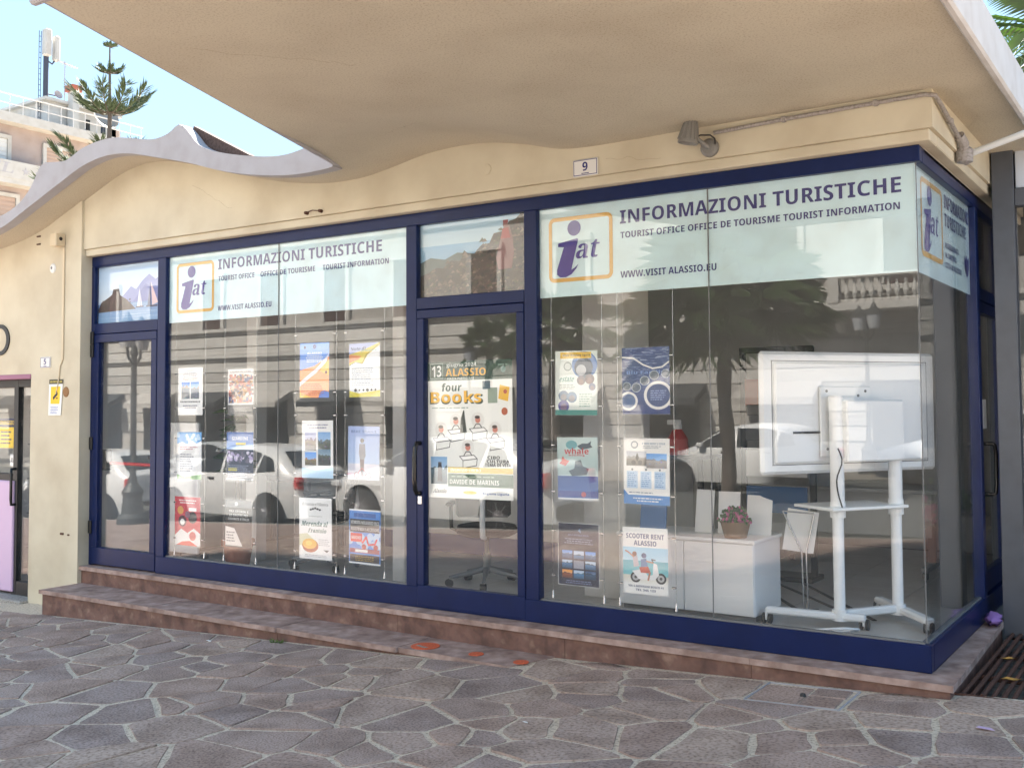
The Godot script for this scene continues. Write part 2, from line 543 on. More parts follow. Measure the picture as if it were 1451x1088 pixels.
# ---------------------------------------------------------------- camera and light
func make_camera():
	var yaw := -0.5873
	var pitch := 0.0465
	var roll := -0.0059
	var f := Vector3(sin(yaw) * cos(pitch), sin(pitch), -cos(yaw) * cos(pitch))
	var r := Vector3(cos(yaw), 0, sin(yaw))
	var up := r.cross(f)
	var r2 := r * cos(roll) + up * sin(roll)
	var u2 := up * cos(roll) - r * sin(roll)
	var c := Camera3D.new()
	c.name = "camera"
	c.transform = Transform3D(Basis(r2, u2, -f), Vector3(1.2775, 1.4451, 5.9542))
	c.projection = Camera3D.PROJECTION_FRUSTUM
	c.near = 0.05; c.far = 600.0
	c.size = 2.0 * 0.05 * 544.0 / 1482.95
	c.frustum_offset = Vector2(0, -0.05 * 38.0 / 1482.95)
	add_child(c)
	c.current = true

func make_light():
	var sky := ProceduralSkyMaterial.new()
	sky.sky_top_color = Color(0.56, 0.70, 0.84)
	sky.sky_horizon_color = Color(0.71, 0.82, 0.92)
	sky.sky_curve = 0.16
	sky.ground_bottom_color = Color(0.4, 0.39, 0.37)
	sky.ground_horizon_color = Color(0.6, 0.6, 0.6)
	sky.energy_multiplier = 1.0
	sky.sun_angle_max = 20.0
	var e := Environment.new()
	e.background_mode = Environment.BG_SKY
	e.sky = Sky.new()
	e.sky.sky_material = sky
	e.background_energy_multiplier = SKY_ENERGY
	e.tonemap_mode = Environment.TONE_MAPPER_LINEAR
	e.tonemap_exposure = EXPOSURE
	e.sdfgi_enabled = true; e.ssao_enabled = true; e.ssil_enabled = true
	var w := WorldEnvironment.new()
	w.name = "world"
	w.environment = e
	add_child(w)
	var sun := DirectionalLight3D.new()
	sun.name = "sun"
	sun.light_energy = SUN_ENERGY
	sun.light_color = Color(1.0, 0.965, 0.91)
	sun.light_angular_distance = 5.0
	sun.shadow_enabled = true
	add_child(sun)
	sun.look_at_from_position(Vector3(-0.2, 0.74, -0.64) * 50.0, Vector3.ZERO)

const SKY_ENERGY := 0.36
const SUN_ENERGY := 1.6
const EXPOSURE := 6.2

# ---------------------------------------------------------------- ground
func ground_strip(z0: float, z1: float, dy: float, x0 := -140.0, x1 := 120.0) -> MB:
	var mb := MB.new()
	var xs := [x0]
	for k in [-24.0, 5.0]:
		if k > x0 and k < x1: xs.append(k)
	xs.append(x1)
	for k in xs.size() - 1:
		var a: float = xs[k]
		var b: float = xs[k + 1]
		mb.quad(Vector3(a, g_y(a) + dy, z1), Vector3(b, g_y(b) + dy, z1), Vector3(b, g_y(b) + dy, z0), Vector3(a, g_y(a) + dy, z0))
	return mb

func clip_poly(p: Array, at: Vector2, nrm: Vector2) -> Array:
	var out := []
	for k in p.size():
		var a: Vector2 = p[k]
		var b: Vector2 = p[(k + 1) % p.size()]
		var da := (a - at).dot(nrm)
		var db := (b - at).dot(nrm)
		if da <= 0.0: out.append(a)
		if (da < 0.0 and db > 0.0) or (da > 0.0 and db < 0.0): out.append(a + (b - a) * (da / (da - db)))
	return out

func make_ground():
	structure("ground", ground_strip(-200.0, 200.0, -0.19), M.earth)
	structure("road", ground_strip(6.9, 20.6, -0.11), M.asphalt)
	var far := structure("pavement_opposite", ground_strip(20.75, 24.0, 0.0), M.kerb)
	far.name = "opposite_pavement"
	var k1 := MB.new()
	var xs := [-60.0, -24.0, 5.0, 40.0]
	for s in [[6.75, 6.9], [20.6, 20.75]]:
		for i in 3:
			var a: float = xs[i]
			var b: float = xs[i + 1]
			k1.bar(Vector3(a, g_y(a) - 0.1, (s[0] + s[1]) / 2), Vector3(b, g_y(b) - 0.1, (s[0] + s[1]) / 2), 0.15, 0.21)
	structure("kerb", k1, M.kerb)
	# crazy paving
	var pave := group_node(self, "pavement")
	pave.set_meta("kind", "structure")
	part(pave, "mortar_bed", ground_strip(0.02, 6.75, 0.0, -60.0, 40.0), M.mortar)
	part(pave, "mortar_bed", ground_strip(-12.0, 0.02, 0.0, 0.86, 40.0), M.mortar)
	part(pave, "mortar_bed", ground_strip(-60.0, 0.02, 0.0, -60.0, -10.6), M.mortar)
	part(pave, "outer_paving", ground_strip(4.72, 6.75, 0.006, -60.0, 40.0), M.paving_1)
	part(pave, "outer_paving", ground_strip(0.3, 4.72, 0.006, -60.0, -11.7), M.paving_1)
	rng.seed = 11
	var seeds := []
	var step := 0.325
	for i in range(-38, 17):
		for k in range(-4, 17):
			if rng.randf() < 0.2: continue
			var p := Vector2((i + 0.5 * (k % 2)) * step, 0.2 + k * step * 0.82) + Vector2(rng.randf_range(-0.16, 0.16), rng.randf_range(-0.13, 0.13))
			if p.y < 0.03 and p.x < 0.9: continue
			if p.y < 0.44 and p.x < -2.2: continue
			if Rect2(-0.86, 0.1, 0.58, 0.55).has_point(p): continue
			seeds.append(p)
	var eye := Vector3(1.2775, 1.4451, 5.9542)
	var fwd := Vector3(-0.554, 0.046, -0.832)
	var right := Vector3(0.832, -0.006, -0.554)
	var stones := []
	for p in seeds:
		if p.y < 0.05 and p.x < 0.9: continue
		if p.y < 0.45 and p.x < -2.2: continue
		if p.y > 4.7 or p.x < -11.6: continue
		var c := [p + Vector2(-0.8, -0.8), p + Vector2(0.8, -0.8), p + Vector2(0.8, 0.8), p + Vector2(-0.8, 0.8)]
		for q in seeds:
			if q != p and p.distance_squared_to(q) < 1.7:
				c = clip_poly(c, (p + q) / 2.0, (q - p).normalized())
		# keep clear of the steps, the cover and the grating
		if p.x < -2.35: c = clip_poly(c, Vector2(0, 0.50), Vector2(0, -1))
		elif p.x < 0.9: c = clip_poly(c, Vector2(0, 0.205 if p.x < 0.13 else 0.06), Vector2(0, -1))
		else: c = clip_poly(c, Vector2(0.88, 0), Vector2(-1, 0))
		var cover := Rect2(-0.83, 0.2, 0.52, 0.42)
		if cover.has_point(p): continue
		if p.x > -1.4 and p.x < 0.3 and p.y < 1.1:
			if p.x < cover.position.x: c = clip_poly(c, cover.position, Vector2(1, 0))
			elif p.x > cover.end.x: c = clip_poly(c, cover.end, Vector2(-1, 0))
			else: c = clip_poly(c, cover.end, Vector2(0, -1))
		if c.size() < 3: continue
		var area := 0.0
		for k in c.size(): area += (c[k] as Vector2).cross(c[(k + 1) % c.size()])
		if absf(area) < 0.03: continue
		var w := Vector3(p.x, 0, p.y) - eye
		var d := w.dot(fwd)
		var s := w.dot(right)
		var shown := absf(area) / maxf(d, 0.3) ** 3
		if d < 0.3 or absf(s) > d * 0.52: shown *= 0.02
		if d > 0.3 and (g_y(p.x) - eye.y) / d < -0.38: shown *= 0.2
		stones.append([shown, c, p])
	stones.sort_custom(func(a, b): return a[0] > b[0])
	var rest := MB.new()
	for i in stones.size():
		var mb: MB = MB.new() if i < 290 else rest
		var c: Array = stones[i][1]
		var p: Vector2 = stones[i][2]
		var ring := []
		var joint := rng.randf_range(0.0085, 0.0175)
		# inset and round the outline
		var flat := PackedVector2Array(c)
		var inset := Geometry2D.offset_polygon(flat, -joint)
		if inset.is_empty(): continue
		flat = inset[0]
		for k in flat.size():
			var a := flat[k]
			var b := flat[(k + 1) % flat.size()]
			var l := a.distance_to(b)
			var cut := minf(0.35 * l, rng.randf_range(0.005, 0.026))
			var nrm := (b - a).orthogonal().normalized()
			ring.append(a + (b - a).normalized() * cut)
			if l > 0.16: ring.append((a + b) / 2.0 + nrm * rng.randf_range(-0.011, 0.011))
			ring.append(b - (b - a).normalized() * cut)
		var up := rng.randf_range(0.003, 0.009)
		var tilt := Vector2(rng.randf_range(-0.014, 0.014), rng.randf_range(-0.014, 0.014))
		var mid := Vector3(p.x, g_y(p.x) + up, p.y)
		var n := ring.size()
		var top := []
		var low := []
		for q in ring:
			var inner: Vector2 = q + (p - q).normalized() * 0.004
			top.append(Vector3(inner.x, g_y(inner.x) + up + tilt.dot(inner - p), inner.y))
			low.append(Vector3(q.x, g_y(q.x) - 0.004, q.y))
		for k in n:
			var j := (k + 1) % n
			mb.face([mid, top[k], top[j]], mid - Vector3.UP)
			mb.face([low[k], low[j], top[j], top[k]], mid - Vector3.UP * 0.05)
		if i < 290: part(pave, "paving_stone", mb, M["paving_%d" % (rng.randi() % 7)])
	part(pave, "paving_stone_field", rest, M.paving_0).set_meta("kind", "stuff")

# ---------------------------------------------------------------- the building
var soffit_knots := [[-10.5, 3.1], [-9.5, 3.0], [-8.8, 3.04], [-8.11, 3.15], [-7.655, 3.30], [-7.19, 3.46], [-6.85, 3.57], [-6.52, 3.615], [-6.2, 3.59], [-5.87, 3.515], [-5.46, 3.413], [-5.05, 3.292], [-4.66, 3.21], [-4.29, 3.165], [-3.95, 3.165], [-3.7, 3.2], [-3.32, 3.262], [-2.89, 3.268], [-2.53, 3.21], [-2.2, 3.13], [-1.73, 3.118], [-1.25, 3.125], [0.5, 3.135]]
var fascia_top := [[-10.5, 3.25], [-9.5, 3.12], [-8.8, 3.16], [-8.11, 3.252], [-7.814, 3.339], [-7.626, 3.467], [-7.487, 3.635], [-7.411, 3.662], [-7.25, 3.648], [-7.09, 3.642], [-6.823, 3.723], [-6.427, 3.745], [-5.902, 3.655], [-5.697, 3.674], [-5.566, 3.727], [-5.462, 3.659], [-5.325, 3.525], [-5.101, 3.437], [-4.712, 3.35], [-4.41, 3.313], [-4.207, 3.327], [-3.87, 3.39], [-3.6, 3.42]]

func under(x: float, z: float) -> float:
	var flat := lerpf(3.17, 3.12, clampf((x + 3.88) / 3.0, 0.0, 1.0))
	return lerpf(smooth_knots(soffit_knots, x), flat, smoothstep(0.35, 1.5, z))

func edge_x(z: float) -> float:
	return -3.88 + maxf(0.0, z - 0.49) * 0.385

func make_building():
	var b := thing("shop_building", "cream plastered shop building with a wavy overhanging roof and navy framed shopfront", "building")
	# front and side wall above the glazing
	var p := PackedVector2Array()
	for k in 61:
		var x := lerpf(-7.42, 0.09, k / 60.0)
		p.append(Vector2(x, smooth_knots(soffit_knots, x) + 0.04))
	p.append(Vector2(0.09, 2.925)); p.append(Vector2(-7.42, 2.925))
	var w := MB.new()
	w.prism(p, Transform3D(Basis(), Vector3(0, 0, -0.12)), 0.21)
	w.lim(-7.42, 0.07, 2.862, 2.925, -0.12, 0.072, 0.006)
	part(b, "front_wall", w, M.wall_paint)
	w = MB.new()
	w.lim(-0.12, 0.09, 2.925, 3.18, -3.2, -0.12)
	w.lim(-0.12, 0.072, 2.862, 2.925, -3.2, -0.12, 0.006)
	part(b, "side_wall", w, M.wall_paint)
	w = MB.new()
	w.lim(-0.12, 0.06, -0.1, 2.862, -3.2, -2.72)
	part(b, "side_pier", w, M.pavilion_dark)
	p = PackedVector2Array([Vector2(-8.2, -0.9), Vector2(-7.42, -0.9)])
	for k in 31:
		var x := lerpf(-7.42, -10.6, k / 30.0)
		p.append(Vector2(x, smooth_knots(soffit_knots, x) + 0.04))
	p.append(Vector2(-10.6, 1.78)); p.append(Vector2(-8.2, 1.78))
	w = MB.new()
	w.prism(p, Transform3D(Basis(), Vector3(0, 0, -0.12)), 0.235)
	part(b, "pilaster_wall", w, M.wall_paint)
	w = MB.new()
	w.lim(-10.6, 0.0, 2.9, 2.98, -5.3, -0.12)
	w.lim(-10.7, -10.6, -0.9, 3.0, -5.3, 0.1)
	part(b, "roof_deck", w, M.white_plaster)
	# wavy soffit with its roof on top
	var rows := []
	for i in 41:
		var z := lerpf(0.06, 3.5, i / 40.0)
		var row := []
		for k in 61:
			var x := lerpf(edge_x(z), 0.4, k / 60.0)
			row.append(Vector3(x, under(x, z), z))
		rows.append(row)
	w = MB.new()
	w.sheet(rows, false)
	var rows2 := []
	for z in [0.06, 0.28, 0.5]:
		var row := []
		for k in 91:
			var x := lerpf(-10.6, -3.88, k / 90.0)
			row.append(Vector3(x, smooth_knots(soffit_knots, x), z))
		rows2.append(row)
	w.sheet(rows2, false)
	var rows3 := []
	for z in [-3.2, -1.5, 0.06]:
		var r3 := []
		for x in [0.05, 0.22, 0.4]: r3.append(Vector3(x, under(x, 0.06), z))
		rows3.append(r3)
	w.sheet(rows3, false)
	part(b, "soffit", w, M.soffit_paint)
	w = MB.new()
	var high := []
	for r in rows:
		var row := []
		for q in r: row.append(Vector3(q.x, maxf(q.y + 0.2, 3.34), q.z))
		high.append(row)
	w.sheet(high, true)
	w.lim(-3.9, 0.4, 3.3, 3.36, -3.2, 0.06)
	part(b, "canopy_roof", w, M.roofing)
	# fascias
	p = PackedVector2Array()
	for k in 101:
		var x := lerpf(-10.6, -3.885, k / 100.0)
		p.append(Vector2(x, smooth_knots(soffit_knots, x) - 0.012))
	for k in 141:
		var x := lerpf(-3.885, -10.6, k / 140.0)
		p.append(Vector2(x, smooth_knots(fascia_top, x)))
	w = MB.new()
	w.prism(p, Transform3D(Basis(), Vector3(0, 0, 0.4)), 0.1)
	part(b, "wave_fascia", w, M.fascia_paint)
	w = MB.new()
	w.lim(0.4, 0.445, 3.1, 3.36, -3.2, 3.54, 0.012)
	part(b, "side_fascia", w, M.fascia_pale)
	w = MB.new()
	w.bar(Vector3(edge_x(3.54) - 0.012, 3.255, 3.54), Vector3(edge_x(0.42) - 0.012, 3.268, 0.42), 0.035, 0.2, 0.008)
	w.lim(edge_x(3.54), 0.4, 3.1, 3.36, 3.5, 3.54, 0.01)
	part(b, "edge_fascia", w, M.fascia_paint)
	# brown roof ridge behind the peak of the wave
	w = MB.new()
	w.prism(PackedVector2Array([Vector2(-5.6, 3.52), Vector2(-5.52, 3.73), Vector2(-4.86, 3.40), Vector2(-4.86, 3.32), Vector2(-5.3, 3.42)]), Transform3D(Basis(), Vector3(0, 0, 0.33)), 0.06)
	part(b, "roof_ridge", w, M.roofing)
	w = MB.new()
	var rp := PackedVector2Array([Vector2(-10.6, 2.98), Vector2(-3.8, 2.98)])
	for k in 61:
		var x := lerpf(-3.8, -10.6, k / 60.0)
		rp.append(Vector2(x, smooth_knots(soffit_knots, x) + 0.05))
	w.prism(rp, Transform3D(Basis(), Vector3(0, 0, -5.3)), 5.15)
	part(b, "roof_shell", w, M.roofing)
	# room
	w = MB.new()
	w.lim(-7.5, -0.02, -0.35, -0.012, -5.2, -0.08)
	part(b, "floor_slab", w, M.floor_joint)
	w = MB.new()
	w.lim(-7.5, 0.0, 2.84, 2.895, -5.2, -0.12)
	part(b, "ceiling", w, M.ceiling_paint)
	w = MB.new()
	w.lim(-7.5, 0.0, -0.1, 2.84, -5.2, -5.1)
	part(b, "back_wall", w, M.grey_wall)
	w = MB.new()
	w.lim(-7.62, -7.5, -0.5, 2.895, -5.2, -0.12)
	part(b, "party_wall", w, M.grey_wall)
	w = MB.new()
	w.lim(-0.12, 0.0, -0.1, 2.84, -5.1, -3.2)
	part(b, "room_side_wall", w, M.grey_wall)
	var tm := MB.new()
	tm.box(Vector3.ZERO, Vector3(0.594, 0.012, 0.594), 0.002)
	var tile := tm.mesh()
	for i in 12:
		for k in 8:
			var o := part(b, "floor_tile", tile, M.floor_tile)
			o.position = Vector3(-0.35 - 0.6 * i, -0.006, -0.42 - 0.6 * k)
	for c in [[-2.72, -2.36, -1.45, -1.02], [-6.36, -6.22, -1.08, -0.94], [-4.33, -4.2, -0.86, -0.68], [-0.35, -0.2, -2.12, -1.96]]:
		w = MB.new()
		w.lim(c[0], c[1], 0.0, 2.84, c[2], c[3], 0.008)
		part(b, "column", w, M.white_plaster if c[0] < -1.0 else M.grey_steel)
	# hairline cracks in the painted render
	rng.seed = 61
	for c in [[-2.7, 2.7, -2.2, 2.1], [-3.3, 0.7, -2.7, 0.95]]:
		w = MB.new()
		var line := []
		for k in 15:
			var x := lerpf(c[0], c[2], k / 14.0) + rng.randf_range(-0.02, 0.02)
			var z := lerpf(c[1], c[3], k / 14.0) + rng.randf_range(-0.035, 0.035)
			line.append(Vector3(x, under(x, z), z))
		w.tube(line, 0.0008, 4)
		part(b, "crack", w, M.crack)
	for c in [[-5.9, 3.35, -5.4, 3.08], [-1.9, 3.03, -1.5, 2.97]]:
		w = MB.new()
		var line := []
		for k in 11: line.append(Vector3(lerpf(c[0], c[2], k / 10.0) + rng.randf_range(-0.01, 0.01), lerpf(c[1], c[3], k / 10.0) + rng.randf_range(-0.012, 0.012), 0.09))
		w.tube(line, 0.0006, 4)
		part(b, "crack", w, M.crack)
	shopfront(b)
	neighbour(b)

func frame_box(mb: MB, x0: float, x1: float, y0: float, y1: float, z0 := -0.07, z1 := 0.0):
	mb.lim(x0, x1, y0, y1, z0, z1, 0.004)

func pane(parent: Node, x0: float, x1: float, y0: float, y1: float, z := -0.03):
	var w := MB.new()
	w.lim(x0, x1, y0, y1, z - 0.008, z)
	part(parent, "pane", w, M.glass)

func shopfront(b: Node3D):
	var w := MB.new()
	frame_box(w, -7.44, 0.0, 2.772, 2.862)
	frame_box(w, -6.462, 0.0, 0.0, 0.148)
	frame_box(w, -7.44, -7.385, 0.0, 2.772)
	frame_box(w, -6.462, -6.352, 0.148, 2.772)
	frame_box(w, -3.622, -3.522, 0.148, 2.772)
	frame_box(w, -2.585, -2.482, 0.148, 2.772)
	frame_box(w, -7.385, -6.462, 2.135, 2.232)
	frame_box(w, -3.522, -2.585, 2.15, 2.236)
	frame_box(w, -7.385, -6.462, 2.76, 2.772); 
	# side: rails and posts run along z
	w.lim(-0.07, 0.0, 0.0, 0.148, -2.7, -0.07, 0.004)
	w.lim(-0.07, 0.0, 2.772, 2.862, -2.7, -0.07, 0.004)
	w.lim(-0.07, 0.0, 0.148, 2.772, -1.72, -1.62, 0.004)
	w.lim(-0.07, 0.0, 0.148, 2.772, -2.7, -2.62, 0.004)
	w.lim(-0.07, 0.0, 2.15, 2.236, -2.62, -1.72, 0.004)
	part(b, "frame", w, M.navy)
	# thin grey glazing beads
	w = MB.new()
	for s in [[-6.352, -3.622], [-2.482, -0.036]]:
		w.lim(s[0], s[1], 0.148, 0.158, -0.05, -0.022)
	w.lim(-0.05, -0.022, 0.148, 0.158, -1.62, -0.05)
	part(b, "glazing_bead", w, M.grey_steel)
	var d := group_node(b, "display_window")
	pane(d, -6.352, -4.983, 0.158, 2.772)
	pane(d, -4.978, -3.622, 0.158, 2.772)
	d = group_node(b, "display_window")
	pane(d, -2.482, -1.258, 0.158, 2.772)
	pane(d, -1.253, -0.03, 0.158, 2.772)
	d = group_node(b, "side_window")
	w = MB.new()
	w.lim(-0.038, -0.03, 0.158, 2.772, -1.62, -0.041)
	part(d, "pane", w, M.glass)
	# silicone joints
	for q in [[-4.983, -4.978, -0.037, -0.031], [-1.258, -1.253, -0.037, -0.031], [-0.0298, -0.0255, -0.0355, -0.0305]]:
		w = MB.new()
		w.lim(q[0], q[1], 0.158, 2.772, q[2], q[3])
		part(b, "pane_joint", w, M.grey_steel)
	# doors
	door(b, -7.38, -6.468, 0.012, 2.13, 0.075, 0.155, true)
	door(b, -3.518, -2.589, 0.012, 2.145, 0.062, 0.15, false)
	var sd := group_node(b, "side_door")
	w = MB.new()
	w.lim(-0.06, -0.012, 0.16, 0.3, -2.615, -1.725, 0.003)
	w.lim(-0.06, -0.012, 2.07, 2.145, -2.615, -1.725, 0.003)
	w.lim(-0.06, -0.012, 0.3, 2.07, -1.79, -1.725, 0.003)
	w.lim(-0.06, -0.012, 0.3, 2.07, -2.615, -2.55, 0.003)
	part(sd, "door_frame", w, M.navy)
	w = MB.new()
	w.lim(-0.042, -0.034, 0.3, 2.07, -2.55, -1.79)
	part(sd, "pane", w, M.glass)
	w = MB.new()
	w.tube([Vector3(-0.01, 1.17, -1.75), Vector3(0.05, 1.17, -1.75), Vector3(0.062, 1.16, -1.755), Vector3(0.066, 1.1, -1.77), Vector3(0.066, 0.9, -1.77), Vector3(0.062, 0.84, -1.755), Vector3(0.05, 0.83, -1.75), Vector3(-0.01, 0.83, -1.75)], 0.014, 10)
	part(sd, "handle", w, M.black_gloss)
	w = MB.new()
	w.lim(-0.012, -0.008, 1.27, 1.47, -1.9, -1.78)
	part(sd, "notice", w, M.paper)
	# picture panes over the doors and the side door
	var c := Canvas.new(self, Color(0.76, 0.84, 0.92), 700, 480)
	c.fade(0, 0, 1, 0.62, Color(0.66, 0.78, 0.9), Color(0.85, 0.9, 0.94))
	c.poly([[0.3, 0.66], [0.42, 0.5], [0.52, 0.38], [0.6, 0.44], [0.7, 0.3], [0.8, 0.2], [0.9, 0.3], [1, 0.22], [1, 0.66]], Color(0.52, 0.56, 0.76))
	c.poly([[0.55, 0.66], [0.75, 0.36], [0.9, 0.46], [1, 0.4], [1, 0.66]], Color(0.44, 0.48, 0.7))
	c.fade(0, 0.66, 1, 1, Color(0.42, 0.56, 0.74), Color(0.5, 0.66, 0.8))
	for k in 60: c.rect(c.rg.randf(), c.rg.randf_range(0.68, 1), c.rg.randf() * 0.4 + 0.6, 0.0, Color(0.7, 0.8, 0.88))
	c.poly([[0.0, 0.74], [0.05, 0.62], [0.14, 0.56], [0.22, 0.5], [0.24, 0.4], [0.33, 0.4], [0.35, 0.52], [0.45, 0.6], [0.55, 0.72], [0.6, 0.78], [0, 0.8]], Color(0.24, 0.16, 0.15))
	for k in 90:
		var x := c.rg.randf_range(0.03, 0.5)
		var y := c.rg.randf_range(0.58, 0.76)
		c.rect(x, y, x + 0.02, y + 0.02, Color(0.4, 0.3, 0.27).lerp(Color(0.16, 0.14, 0.1), c.rg.randf()))
	c.poly([[0.62, 0.74], [0.655, 0.42], [0.67, 0.74]], Color(0.94, 0.93, 0.93))
	c.poly([[0.68, 0.74], [0.66, 0.45], [0.7, 0.74]], Color(0.85, 0.84, 0.86))
	c.poly([[0.78, 0.74], [0.82, 0.34], [0.84, 0.74]], Color(0.22, 0.26, 0.42))
	c.poly([[0.85, 0.74], [0.83, 0.34], [0.94, 0.7]], Color(0.9, 0.8, 0.8))
	c.rect(0.6, 0.74, 0.72, 0.76, Color(0.3, 0.25, 0.3))
	c.rect(0.76, 0.74, 0.93, 0.765, Color(0.2, 0.2, 0.3))
	transom(b, c, -7.385, -6.462, 2.232, 2.76, -0.035)
	c = Canvas.new(self, Color(0.6, 0.75, 0.85), 760, 440)
	c.fade(0, 0, 1, 0.5, Color(0.62, 0.76, 0.84), Color(0.74, 0.83, 0.86))
	c.fade(0, 0.3, 0.75, 0.62, Color(0.5, 0.68, 0.8), Color(0.56, 0.7, 0.78))
	c.poly([[0, 0.52], [0.1, 0.46], [0.24, 0.5], [0.36, 0.42], [0.5, 0.46], [0.6, 0.52], [0.6, 1], [0, 1]], Color(0.3, 0.36, 0.34))
	c.poly([[0, 0.7], [0.08, 0.66], [0.16, 0.6], [0.22, 0.62], [0.3, 0.52], [0.38, 0.54], [0.44, 0.44], [0.52, 0.46], [0.58, 0.36], [0.66, 0.34], [0.7, 0.22], [0.78, 0.2], [0.84, 0.08], [0.9, 0.06], [0.94, 0], [1, 0], [1, 1], [0, 1]], Color(0.22, 0.19, 0.14))
	for k in 900:
		var x := c.rg.randf()
		var y := c.rg.randf_range(0.05, 1.0)
		if y > 0.78 - 0.72 * x + 0.08 * sin(x * 40.0):
			var sz := c.rg.randf_range(0.006, 0.022)
			c.poly([[x - sz, y + sz], [x + sz * 0.3, y - sz * 1.6], [x + sz * 1.5, y + sz * 0.6]], [Color(0.36, 0.31, 0.25), Color(0.14, 0.17, 0.08), Color(0.46, 0.39, 0.33), Color(0.1, 0.1, 0.08), Color(0.24, 0.25, 0.13), Color(0.3, 0.22, 0.17)][c.rg.randi() % 6])
	c.poly([[0.72, 0.55], [0.76, 0.3], [0.79, 0.14], [0.84, 0.13], [0.87, 0.3], [0.88, 0.5], [0.86, 0.7], [0.74, 0.7]], Color(0.5, 0.34, 0.33))
	c.poly([[0.76, 0.3], [0.78, 0.17], [0.83, 0.16], [0.85, 0.3]], Color(0.62, 0.2, 0.18))
	c.disc(0.805, 0.12, 0.022, Color(0.5, 0.3, 0.26))
	c.rect(0.785, 0.06, 0.83, 0.1, Color(0.5, 0.14, 0.14))
	transom(b, c, -3.522, -2.585, 2.236, 2.772, -0.035)
	c = Canvas.new(self, Color(0.1, 0.12, 0.22), 480, 320)
	for k in 200:
		var x := c.rg.randf()
		var y := c.rg.randf()
		c.disc(x, y, 0.05, [Color(0.1, 0.12, 0.25), Color(0.16, 0.16, 0.2), Color(0.25, 0.25, 0.22), Color(0.08, 0.09, 0.16)][c.rg.randi() % 4])
	var q := group_node(b, "picture_pane")
	w = MB.new()
	w.print_quad(Vector3(-0.044, 2.236, -1.72), Vector3(-0.044, 2.236, -2.62), Vector3(-0.044, 2.772, -2.62), Vector3(-0.044, 2.772, -1.72))
	part(q, "picture", w, print_mat(c))
	w = MB.new()
	w.lim(-0.04, -0.032, 2.236, 2.772, -2.62, -1.72)
	part(q, "pane", w, M.glass)

func transom(b: Node3D, c: Canvas, x0: float, x1: float, y0: float, y1: float, z: float):
	var q := group_node(b, "picture_pane")
	var w := MB.new()
	w.print_quad(Vector3(x0, y0, z - 0.014), Vector3(x1, y0, z - 0.014), Vector3(x1, y1, z - 0.014), Vector3(x0, y1, z - 0.014))
	part(q, "picture", w, print_mat(c))
	pane(q, x0, x1, y0, y1, z)

func door(b: Node3D, x0: float, x1: float, y0: float, y1: float, stile: float, rail: float, lefthand: bool):
	var d := group_node(b, "glass_door")
	var w := MB.new()
	var z0 := -0.058
	var z1 := 0.004
	w.lim(x0, x1, y0, y0 + rail, z0, z1, 0.004)
	w.lim(x0, x1, y1 - stile, y1, z0, z1, 0.004)
	w.lim(x0, x0 + stile, y0 + rail, y1 - stile, z0, z1, 0.004)
	w.lim(x1 - stile, x1, y0 + rail, y1 - stile, z0, z1, 0.004)
	part(d, "door_frame", w, M.navy)
	pane(d, x0 + stile, x1 - stile, y0 + rail, y1 - stile)
	if lefthand:
		for y in [0.35, 1.12, 1.98, 2.1]:
			w = MB.new()
			w.lim(x0 - 0.03, x0 + 0.012, y - 0.06, y + 0.06, 0.0, 0.022, 0.006)
			part(d, "hinge", w, M.black)
		w = MB.new()
		w.tube([Vector3(-7.3, 0.935, -0.12), Vector3(-6.6, 0.93, -0.12)], 0.016, 10)
		part(d, "push_bar", w, M.red)
		w = MB.new()
		w.lim(-7.335, -7.27, 0.87, 1.06, -0.14, -0.062, 0.01)
		w.lim(-6.6, -6.535, 0.84, 1.1, -0.14, -0.062, 0.01)
		w.lim(-6.74, -6.56, 0.985, 1.015, -0.16, -0.12, 0.008)
		part(d, "latch", w, M.black)
	else:
		w = MB.new()
		var x := x0 + 0.03
		w.tube([Vector3(x, 1.18, 0.0), Vector3(x, 1.18, 0.045), Vector3(x, 1.15, 0.062), Vector3(x, 1.08, 0.07), Vector3(x, 0.92, 0.07), Vector3(x, 0.85, 0.062), Vector3(x, 0.82, 0.045), Vector3(x, 0.82, 0.0)], 0.017, 10)
		part(d, "handle", w, M.black_gloss)
		w = MB.new()
		w.lim(x0 + 0.012, x0 + 0.05, 0.74, 0.8, 0.004, 0.012, 0.003)
		part(d, "lock", w, M.steel)

